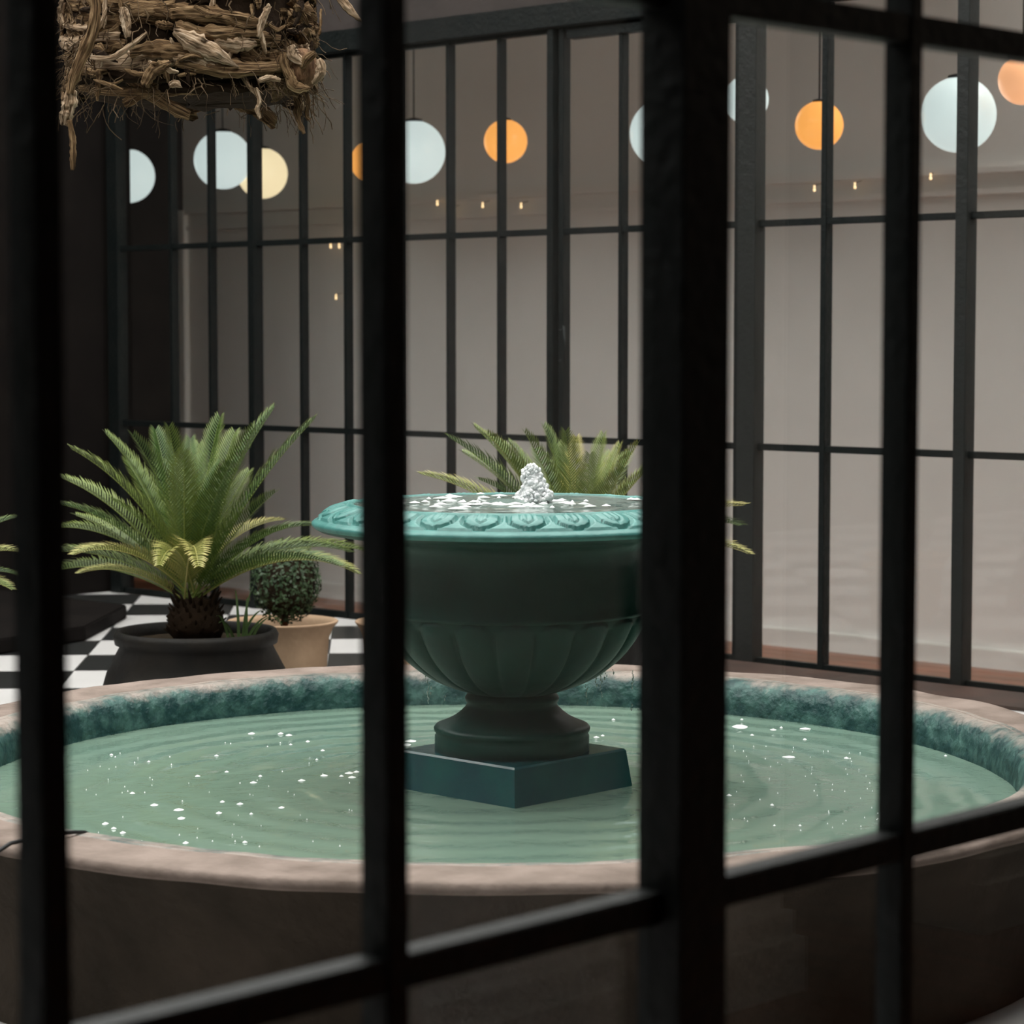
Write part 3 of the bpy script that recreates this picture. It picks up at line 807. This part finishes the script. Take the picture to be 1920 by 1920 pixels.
bm = None
o = caudex(cy, pc, px(52, DP), on_d(357, 1125, DP).z - zrim + 0.03, 0.0)
left_f = [  # tip pixel, depth offset, droop, material
    (512, 768, .12, .3, 'cycad'), (588, 788, -.02, .3, 'cycad'), (470, 800, -.18, .25, 'cycad'), (408, 782, .15, .2, 'cycad'), (320, 800, -.1, .25, 'cycad'), (292, 808, .2, .3, 'cycad'),
    (200, 815, .05, .5, 'cycad'), (250, 818, -.2, .4, 'cycad'), (135, 842, -.06, .6, 'cycad'), (372, 830, .3, .2, 'cycad'), (440, 812, .3, .3, 'cycad'),
    (112, 895, .12, .6, 'cycad'), (108, 945, -.14, .7, 'cycad'), (95, 990, .2, .8, 'cycad'), (70, 1040, -.05, .8, 'cycad'),
    (140, 1040, -.32, .9, 'cycad_yellow'), (150, 1075, -.2, .8, 'cycad_yellow'), (300, 1058, -.45, 1.2, 'cycad_yellow'), (372, 1060, -.5, 1.3, 'cycad_yellow'),
    (530, 975, .2, .9, 'cycad_yellow'), (590, 985, -.05, .9, 'cycad'), (655, 1035, .1, .9, 'cycad'), (668, 1075, -.12, 1.0, 'cycad_yellow'), (632, 1060, -.3, .8, 'cycad'), (690, 1035, .25, .8, 'cycad'),
    (432, 870, -.3, .4, 'cycad'), (345, 850, -.35, .4, 'cycad'), (555, 905, .3, .6, 'cycad'), (60, 1090, .3, .8, 'cycad')]
for (u, v, dd, dr_, m_) in left_f:
    if (u, v) == (555, 905): continue
    a = random.uniform(0, 2 * PI)
    place_frond(cy, cb + Vector((math.cos(a), math.sin(a), 0)) * 0.02 + Vector((0, 0, -0.02)), on_d(u, v, DP + dd), dr_, m_)
rf = random.Random(4)
for k in range(9):
    an = PI * (0.12 + 0.76 * (k + .5) / 9); ln = 300 * rf.uniform(.8, 1.0)
    place_frond(cy, cb + Vector((0, 0, -.02)), on_d(357 + math.cos(an) * ln * .82, 1112 - math.sin(an) * ln * 1.0, DP + rf.uniform(-.3, .35)), rf.choice([.3, .4, .6]), 'cycad')
# grass in the same pot
gr = empty('grass_tuft', (on_d(455, 1185, DP - .08).x, on_d(455, 1185, DP - .08).y, zrim - 0.03), 'small tuft of arching pale green blades at the right side of the charcoal pot', 'grass')
for (u0, u1, v1, um, vm) in ((430, 405, 1155, 418, 1150), (440, 410, 1168, 425, 1158), (448, 441, 1105, 446, 1130), (455, 470, 1110, 460, 1140), (460, 530, 1172, 498, 1130), (470, 525, 1160, 492, 1148), (450, 500, 1145, 478, 1138), (462, 463, 1120, 462, 1150)):
    bm = bmesh.new(); g0 = Vector(gr.location)
    A = on_d(u0, 1190, DP - .08) - g0; B = on_d(um, vm - 4, DP - .1) - g0; C = on_d(u1, v1, DP - .12) - g0
    A.z = 0
    n = 9; pv = None
    for k in range(n + 1):
        t = k / n; p = A * (1 - t) ** 2 + B * 2 * t * (1 - t) + C * t * t
        w = 0.0045 * (1 - t) ** 0.5 + 0.0005
        row = [bm.verts.new(p - RT * w), bm.verts.new(p + FH * 0.002 - Vector((0, 0, .001))), bm.verts.new(p + RT * w)]
        if pv:
            for q_ in range(2): bm.faces.new((pv[q_], pv[q_ + 1], row[q_ + 1], row[q_]))
        pv = row
    obj('blade', bm, M['grassleaf'], gr)

# terracotta pot with the clipped shrub
def terracotta(u, v, half, D, label):
    c = on_d(u, v, D); r = px(half, D); z = c.z
    o = empty('flower_pot', (c.x, c.y, 0), label, 'flower pot')
    bm = bmesh.new()
    lathe(bm, [(r * .72, 0), (r * .78, z * .3), (r * .81, z * .6), (r * .83, z * .78), (r * .90, z * .90), (r * .98, z * .965), (r, z * .985), (r * .985, z), (r * .93, z), (r * .84, z * .95), (r * .76, z * .84), (r * .74, z * .7)], 64, cap0=True)
    obj('pot_body', bm, M['terracotta'], o)
    bm = bmesh.new(); lathe(bm, [(.004, z * .80), (r * .77, z * .79)], 40); obj('soil', bm, M['soil'], o)
    return o, c, r, z
DT = 8.35
tp, tcn, tr, tz = terracotta(530, 1163, 105, DT, 'pale terracotta pot with flared rim holding the clipped shrub behind the charcoal pot')
sh = empty('shrub', (tcn.x, tcn.y, tz * .8), 'dark clipped ball shrub in the pale terracotta pot', 'potted plant')
bc = on_d(536, 1090, DT)
bm = bmesh.new()
rb = px(66, DT)
for k in range(2600):
    v = Vector((random.gauss(0, 1), random.gauss(0, 1), random.gauss(0, 1))).normalized() * rb * random.uniform(.86, 1.04)
    v.z *= 1.2
    if noise.noise(v * 22) < -0.28: v *= 0.93
    n = (v.normalized() + Vector((random.uniform(-.7, .7), random.uniform(-.7, .7), random.uniform(-.4, .9)))).normalized()
    a = n.orthogonal().normalized(); a.rotate(Matrix.Rotation(random.uniform(0, 6), 3, n)); b_ = n.cross(a)
    s = random.uniform(.005, .009); c = v + bc - Vector(sh.location)
    vs = [bm.verts.new(c - a * s), bm.verts.new(c - b_ * s * .6), bm.verts.new(c + a * s), bm.verts.new(c + b_ * s * .6)]
    bm.faces.new(vs)
tag(obj('leaves', bm, M['boxleaf'], sh, smooth=False), kind='stuff')
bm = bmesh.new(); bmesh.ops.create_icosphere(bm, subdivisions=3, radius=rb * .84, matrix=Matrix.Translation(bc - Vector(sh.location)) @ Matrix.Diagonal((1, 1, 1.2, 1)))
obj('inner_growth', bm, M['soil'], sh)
bm = bmesh.new(); tube(bm, [(0, 0, -0.01), bc - Vector(sh.location) - Vector((0, 0, rb * .8))], 0.012, 8); obj('stem', bm, M['stem'], sh)
terracotta(762, 1163, 97, DT + .1, 'second terracotta pot, only its rim edge showing left of the near middle bar')

# cycad behind the urn
D2 = 7.2
c2 = on_d(1090, 1150, D2)
pot2 = empty('flower_pot', (c2.x, c2.y, 0), 'charcoal pot hidden behind the urn, holding the cycad that shows above the rim', 'flower pot')
bm = bmesh.new(); z2 = c2.z; R2 = px(120, D2)
lathe(bm, [(R2 * .8, 0), (R2 * .92, z2 * .5), (R2, z2 * .93), (R2 * 1.03, z2 * .97), (R2, z2), (R2 - .015, z2), (R2 - .02, z2 - .04), (R2 - .02, .1)], 56, cap0=True)
obj('pot_body', bm, M['black_pot'], pot2)
bm = bmesh.new(); lathe(bm, [(.004, z2 - .03), (R2 - .02, z2 - .03)], 40); obj('soil', bm, M['soil'], pot2)
cy2 = empty('cycad', (c2.x, c2.y, z2 - .03), 'cycad with upright fronds rising behind the rim of the green urn', 'potted plant')
caudex(cy2, c2, px(50, D2), 0.09, 0.0)
cb2 = on_d(1085, 1085, D2)
o2 = cb2 - c2
f2 = [(792, 890, .1, .6, 'cycad_yellow'), (845, 822, -.1, .5, 'cycad'), (892, 803, .1, .4, 'cycad'), (930, 828, .3, .4, 'cycad'), (985, 812, -.1, .3, 'cycad'), (1020, 800, .1, .3, 'cycad'), (1005, 845, .3, .3, 'cycad'), (1062, 808, -.15, .2, 'cycad'), (1048, 830, .25, .2, 'cycad'),
      (1128, 815, .05, .2, 'cycad'), (1105, 850, -.25, .2, 'cycad'), (1162, 835, .1, .3, 'cycad_yellow'), (1196, 832, -.1, .4, 'cycad_yellow'), (1240, 860, .1, .5, 'cycad'), (1170, 880, -.3, .5, 'cycad'), (1290, 900, .1, .6, 'cycad'),
      (1392, 948, -.1, .7, 'cycad_yellow'), (1402, 1038, -.2, .9, 'cycad_yellow'), (1385, 985, .3, .8, 'cycad'), (870, 850, .2, .5, 'cycad'), (915, 815, -.2, .4, 'cycad_yellow'), (955, 830, .1, .3, 'cycad'), (1080, 822, .1, .2, 'cycad_yellow'), (1145, 850, .2, .3, 'cycad'), (1180, 850, .3, .4, 'cycad'), (1215, 880, -.2, .5, 'cycad_yellow'), (900, 900, -.2, .6, 'cycad'), (880, 960, -.2, .7, 'cycad'), (820, 960, .2, .8, 'cycad'), (1330, 1080, .2, .9, 'cycad'), (860, 1060, .2, .9, 'cycad'), (960, 860, .1, .4, 'cycad')]
for (u, v, dd, dr_, m_) in f2:
    a = random.uniform(0, 2 * PI)
    place_frond(cy2, cb2 + Vector((math.cos(a), math.sin(a), 0)) * .02 + Vector((0, 0, -.02)), on_d(u, v, D2 + dd), dr_, m_)
bm = bmesh.new(); tube(bm, [Vector((0, 0, 0.05)), cb2 - Vector(cy2.location)], [.05, .04], 12); obj('crown', bm, M['bark_dark'], cy2)

# cycad cut by the left edge
D3 = 7.0
c3 = on_d(-160, 1200, D3)
pot3 = empty('flower_pot', (c3.x, c3.y, 0), 'charcoal pot of the cycad outside the left edge', 'flower pot')
bm = bmesh.new(); z3 = c3.z; lathe(bm, [(R2 * .8, 0), (R2 * .92, z3 * .5), (R2, z3 * .93), (R2 * 1.03, z3 * .97), (R2, z3), (R2 - .015, z3), (R2 - .02, z3 - .04), (R2 - .02, .08)], 56, cap0=True)
obj('pot_body', bm, M['black_pot'], pot3)
bm = bmesh.new(); lathe(bm, [(.004, z3 - .03), (R2 - .02, z3 - .03)], 40); obj('soil', bm, M['soil'], pot3)
cy3 = empty('cycad', (c3.x, c3.y, z3 - .03), 'cycad at the left edge of the view, only frond tips showing', 'potted plant')
caudex(cy3, c3, px(50, D3), 0.09, 0.0)
cb3 = on_d(-160, 1150, D3)
for (u, v, dd, dr_, m_) in [(30, 970, .1, .9, 'cycad'), (36, 1035, -.1, 1.1, 'cycad_yellow'), (38, 1080, .15, 1.2, 'cycad'), (20, 1105, -.2, 1.0, 'cycad_yellow'), (-40, 880, 0, .5, 'cycad'), (-150, 850, .1, .3, 'cycad'), (-260, 880, 0, .5, 'cycad'), (-380, 980, .1, .9, 'cycad'), (-100, 950, -.3, .7, 'cycad')]:
    place_frond(cy3, cb3 + Vector((0, 0, -.02)), on_d(u, v, D3 + dd), dr_, m_)

# low dark step along the far left
st0 = on_z(183, 1178, 0); 
bm = bmesh.new()
p0 = on_z(238, 1160, 0); p1 = on_z(160, 1202, 0); p2 = on_z(-80, 1240, 0)
q0 = on_z(-200, 1240, 0)
step = [p0, p1, p2, q0, Vector((q0.x, YL - .02, 0)), Vector((p0.x, YL - .02, 0))]
hs = 0.06
vb_ = [bm.verts.new((p.x, p.y, 0.0005)) for p in step]; vt_ = [bm.verts.new((p.x, p.y, hs)) for p in step]
bm.faces.new(vt_); bm.faces.new(vb_[::-1])
for k in range(len(step)): bm.faces.new((vb_[k], vb_[(k + 1) % len(step)], vt_[(k + 1) % len(step)], vt_[k]))
bmesh.ops.recalc_face_normals(bm, faces=bm.faces)
bmesh.ops.bevel(bm, geom=[e for e in bm.edges], offset=0.006, segments=2, affect='EDGES')
tag(obj('platform', bm, M['dark_wall'], smooth=False), 'low dark brown platform on the chequered floor at the far left', 'platform')

# ---------------------------------------------------------------- hanging basket wrapped in dry palm bark
DB = 5.9
def ribbon(pts, w, th=0.004, curl=0.5, twist=0.0, nseg=14, m='bark', parent=None, name='bark_strip', seed=0, taper=0.5, org=Vector((0, 0, 0)), nrm=None):
    rnd = random.Random(seed)
    P_ = [Vector(p) for p in pts]
    def at(t):
        f = t * (len(P_) - 1); k = min(int(f), len(P_) - 2); u = f - k
        a = P_[max(k - 1, 0)]; b_ = P_[k]; c = P_[k + 1]; d = P_[min(k + 2, len(P_) - 1)]
        return 0.5 * ((2 * b_) + (c - a) * u + (2 * a - 5 * b_ + 4 * c - d) * u * u + (3 * b_ - a - 3 * c + d) * u ** 3)
    bm = bmesh.new(); rows = []
    nw = 7
    for i in range(nseg + 1):
        t = i / nseg; p = at(t); d = (at(min(1, t + .02)) - at(max(0, t - .02))).normalized()
        out = nrm(p) if nrm else -FH
        sd = d.cross(out).normalized(); out = sd.cross(d).normalized()
        tw = twist * t
        s2 = sd * math.cos(tw) + out * math.sin(tw); o2_ = out * math.cos(tw) - sd * math.sin(tw)
        ww = w * (1 - taper * abs(2 * t - .9) ** 1.8) * (1 + .25 * noise.noise(Vector((t * 5, seed, 0))))
        ww = max(ww, w * .12)
        row = []
        for j in range(nw):
            s = j / (nw - 1) * 2 - 1
            jag = .34 * noise.noise(Vector((t * 14, s * 2, seed * 1.7)))
            endj = (.10 * noise.noise(Vector((s * 7, seed, 1))) * (abs(2 * t - 1) ** 6))
            row.append((p + d * endj * w * 3 + s2 * (s * ww / 2) * (1 + jag) + o2_ * (curl * ww * (.18 - s * s * .25) + 0.26 * ww * noise.noise(Vector((t * 11, s * 4, seed + 5))) + .05 * ww * math.sin(s * 9 + seed)), o2_))
        rows.append(row)
    tl = sum((P_[k + 1] - P_[k]).length for k in range(len(P_) - 1)); uvl = bm.loops.layers.uv.new('UVMap')
    top = [[bm.verts.new(p + n * th * .5 - org) for p, n in r] for r in rows]
    bot = [[bm.verts.new(p - n * th * .5 - org) for p, n in r] for r in rows]
    for i in range(nseg):
        for j in range(nw - 1):
            bm.faces.new((top[i][j], top[i][j + 1], top[i + 1][j + 1], top[i + 1][j]))
            bm.faces.new((bot[i][j], bot[i + 1][j], bot[i + 1][j + 1], bot[i][j + 1]))
        bm.faces.new((top[i][0], top[i + 1][0], bot[i + 1][0], bot[i][0]))
        bm.faces.new((top[i][-1], bot[i][-1], bot[i + 1][-1], top[i + 1][-1]))
    bm.faces.new([*top[0][::-1], *bot[0]]); bm.faces.new([*top[-1], *bot[-1][::-1]])
    idx = {}
    for grid in (top, bot):
        for i, r in enumerate(grid):
            for j, v in enumerate(r): idx[v] = ((j / (nw - 1) - .5) * w, i / nseg * tl)
    for f in bm.faces:
        for lp in f.loops: lp[uvl].uv = idx[lp.vert]
    return obj(name, bm, M[m], parent)
BC = on_d(355, 60, DB); RB = px(232, DB)
zb_lo = on_d(355, 172, DB - RB).z
ZROPE = SKYH + 0.06
hb = empty('hanging_basket', (BC.x, BC.y, zb_lo), 'hanging basket shaggily wrapped in dry brown palm bark and fibres, upper left', 'hanging basket', kind=None)
HO = Vector((BC.x, BC.y, zb_lo))
bm = bmesh.new()
lathe(bm, [(.01, .0), (RB * .55, .0), (RB * .86, .02), (RB * .95, .05), (RB * .93, .15), (RB * .95, .30), (RB * .8, .42), (.01, .45)], 48, lambda t, i, r, z: (r * (1 + .05 * noise.noise(Vector((math.cos(t) * 3, math.sin(t) * 3, z * 9)))), z + .012 * noise.noise(Vector((math.cos(t) * 4, math.sin(t) * 4, i)))))
obj('core', bm, M['bark_dark'], hb)
nrmf = lambda p: (Vector((p.x - BC.x, p.y - BC.y, 0))).normalized()
rnd = random.Random(21)
# wrapped strips all round
for k in range(120):
    a0 = rnd.uniform(0, 2 * PI); z = rnd.uniform(.012, .40); span = rnd.uniform(.45, 1.3); tilt = rnd.gauss(0, .035)
    rr = RB * rnd.uniform(.95, 1.01)
    if z < .04: rr *= .93
    pts = [HO + Vector((math.cos(a0 + span * t) * rr, math.sin(a0 + span * t) * rr, z + tilt * (t - .5) * 2 + .012 * math.sin(t * 5 + k))) for t in (0, .2, .4, .6, .8, 1)]
    ribbon(pts, rnd.uniform(.025, .062), .003, rnd.uniform(.3, 1.0), rnd.uniform(-.5, .5), 24, rnd.choice(['bark', 'bark', 'bark', 'bark_dark', 'bark', 'bark_pale']), hb, 'bark_strip', k, .3, HO, nrmf)
# recognisable strips of the front face
def front(u, v, out=0.015):
    # point on the basket's near face
    d = ray(u, v); o_ = CAM - Vector((BC.x, BC.y, 0)); R_ = RB * 1.0 + out
    a = d.x ** 2 + d.y ** 2; b_ = 2 * (o_.x * d.x + o_.y * d.y); c = o_.x ** 2 + o_.y ** 2 - R_ ** 2
    q_ = b_ * b_ - 4 * a * c
    t = (-b_ - math.sqrt(q_)) / (2 * a) if q_ > 0 else -b_ / (2 * a)
    return CAM + d * t
def fs(pp, w, m, out=.015, **k):
    return ribbon([front(u, v, out) for u, v in pp], px(w, DB - RB), .004, k.pop('curl', .7), k.pop('twist', .2), 20, m, hb, k.pop('name', 'bark_strip'), k.pop('seed', 9), k.pop('taper', .45), HO, nrmf)
rs = random.Random(77)
for k in range(70):                # torn shards sticking out of the wrapping
    u = rs.uniform(125, 600); v = rs.uniform(-10, 165); a = rs.choice([rs.gauss(0, .35), rs.gauss(1.4, .35)]); ln = rs.uniform(18, 60)
    if rs.random() < .3: u = rs.gauss(565, 25)
    mu_, mv_ = u + math.cos(a) * ln * .5, v + math.sin(a) * ln * .5 + rs.uniform(-8, 8)
    e = (u + math.cos(a) * ln, v + math.sin(a) * ln)
    if e[1] > 190 or max(u, e[0], mu_) > 612 or min(u, e[0], mu_) < 105: continue
    fs([(u, v), (mu_, mv_), e], rs.uniform(5, 17), rs.choice(['bark', 'bark', 'bark_pale', 'bark_dark']), rs.uniform(.004, .028), seed=200 + k, taper=rs.uniform(.5, .9), twist=rs.uniform(-1.2, 1.2), name='husk_shard')
fs([(245, 98), (290, 92), (340, 96), (380, 108)], 34, 'bark', seed=31)
fs([(325, 110), (360, 108), (395, 120), (420, 122)], 26, 'bark_pale', seed=32)
fs([(325, 58), (365, 80), (405, 100), (445, 125)], 40, 'bark_pale', .025, seed=33, taper=.95)
fs([(330, 115), (400, 125), (470, 128), (535, 124)], 34, 'bark', seed=34)
fs([(330, 48), (380, 62), (440, 60), (490, 62)], 30, 'bark', seed=35)
fs([(320, 25), (380, 25), (450, 38), (500, 45)], 30, 'bark', seed=36)
fs([(400, 75), (440, 82), (480, 80)], 32, 'bark_pale', seed=46)
fs([(170, 108), (210, 108), (245, 85), (275, 62)], 11, 'bark_pale', .03, seed=37, taper=.4)
fs([(120, 48), (150, 52), (180, 50)], 12, 'bark_pale', .01, seed=38)
fs([(270, 160), (285, 135), (300, 125), (318, 118)], 26, 'bark', .03, seed=39)
fs([(160, 130), (230, 138), (300, 142), (380, 140)], 30, 'bark_dark', .0, seed=40)
fs([(150, 165), (230, 172), (330, 170), (420, 165)], 22, 'bark', -.02, seed=41)
fs([(300, 165), (400, 162), (480, 160), (560, 148)], 26, 'bark_dark', -.01, seed=42)
fs([(230, 15), (236, 40), (240, 70)], 20, 'bark_pale', .03, seed=43)
fs([(505, 10), (492, 40), (485, 70)], 16, 'bark_pale', .03, seed=44)
fs([(120, 0), (112, 25), (118, 45)], 22, 'bark_pale', .01, seed=45)
fs([(485, 152), (505, 146), (525, 150)], 12, 'bark_pale', .03, seed=47)
# long dangling strip at the left
def hang(pp, w, m, D, **k):
    return ribbon([on_d(u, v, D) for u, v in pp], px(w, D), .003, k.pop('curl', .8), k.pop('twist', .3), 26, m, hb, 'dangling_strip', k.pop('seed', 5), k.pop('taper', .3), HO)
hang([(175, -20), (178, 20), (172, 60), (155, 105), (138, 145), (132, 175)], 24, 'bark', DB - RB - .03, seed=51)
hang([(134, 168), (130, 195), (126, 215), (120, 235)], 27, 'bark_pale', DB - RB - .025, seed=52, taper=.4)
hang([(130, 225), (136, 260), (137, 290), (136, 318)], 13, 'bark', DB - RB - .028, seed=53, taper=.35)
hang([(480, 165), (487, 190), (482, 205), (488, 222)], 9, 'bark_pale', DB - RB + .03, seed=54)
hang([(548, 170), (560, 195), (558, 220), (570, 250)], 17, 'bark', DB - .12, seed=55, twist=1.2)
hang([(570, 170), (578, 190), (575, 215), (580, 225)], 9, 'bark', DB - .1, seed=56)
hang([(620, -25), (640, 0), (662, 25), (680, 42)], 17, 'bark_pale', DB - .05, seed=57, taper=.9)
# curled husk knob
KC = on_d(566, 128, DB - .16)
bm = bmesh.new()
kr = px(33, DB - .16)
lathe(bm, [(.002, -kr * 1.2), (kr * .5, -kr * 1.15), (kr * .9, -kr * .7), (kr, -kr * .1), (kr * .95, kr * .4), (kr * .6, kr * .95), (kr * .25, kr * 1.1)], 24, lambda t, i, r, z: (r * (1 + .16 * noise.noise(Vector((math.cos(t) * 2.4, math.sin(t) * 2.4, i * .7)))), z))
bmesh.ops.translate(bm, verts=bm.verts, vec=KC - HO)
obj('husk_knob', bm, M['husk'], hb)
for q_, (pp, w) in enumerate(((((532, 100), (538, 128), (552, 158)), 22), (((546, 85), (552, 105), (572, 120)), 22), (((598, 112), (602, 135), (586, 158)), 20), (((590, 100), (575, 112), (566, 128)), 18), (((540, 130), (552, 160), (580, 165)), 22))):
    ribbon([on_d(u, v, DB - .16 - .045) for u, v in pp], px(w, DB), .003, 1.1, .6, 14, 'bark_pale' if q_ in (1, 2) else 'bark', hb, 'husk_scale', 60 + q_, .6, HO)
# fibres
bm = bmesh.new()
for k in range(520):
    a = rnd.uniform(0, 2 * PI)
    zz = rnd.uniform(-.0, .42) if k % 3 else rnd.uniform(.0, .05)
    p = Vector((math.cos(a) * RB, math.sin(a) * RB, zz)); pts = [p]
    d = Vector((math.cos(a) * .5 + rnd.gauss(0, .5), math.sin(a) * .5 + rnd.gauss(0, .5), rnd.uniform(-1.3, .3))).normalized()
    n = rnd.randint(3, 6); sl = rnd.uniform(.006, .02)
    for q_ in range(n):
        d = (d + Vector((rnd.gauss(0, .35), rnd.gauss(0, .35), rnd.gauss(-.25, .3)))).normalized(); p = p + d * sl; pts.append(p)
    tube(bm, pts, rnd.uniform(.0005, .0013), 3, cap=False)
for k in range(160):               # shaggy clumps in view
    u = rnd.choice([rnd.gauss(560, 32), rnd.gauss(150, 18), rnd.gauss(300, 120)]); v = rnd.uniform(0, 165)
    p = front(min(max(u, 125), 590), v, .01) - HO; pts = [p]
    for q_ in range(rnd.randint(4, 7)):
        p = p + Vector((rnd.gauss(0, .007), rnd.gauss(0, .007), -rnd.uniform(.004, .015))); pts.append(p)
    tube(bm, pts, [rnd.uniform(.001, .0028) * (1 - i / (len(pts) + 1)) for i in range(len(pts))], 4, cap=False)
tag(obj('loose_fibres', bm, M['fibre'], hb), kind='stuff')
bm = bmesh.new(); tube(bm, [(0, 0, .43), (0, 0, SKYH + 0.02 - zb_lo)], .006, 8)
obj('rope', bm, M['cord'], hb)
# beam across the open court that carries the basket, resting on the wall heads
tag(box('roof_beam', (X0 - 0.1, BC.y - .04, SKYH), (XB + .1, BC.y + .04, SKYH + .10), M['iron']), 'black steel beam spanning the open courtyard above the hanging basket', 'beam')
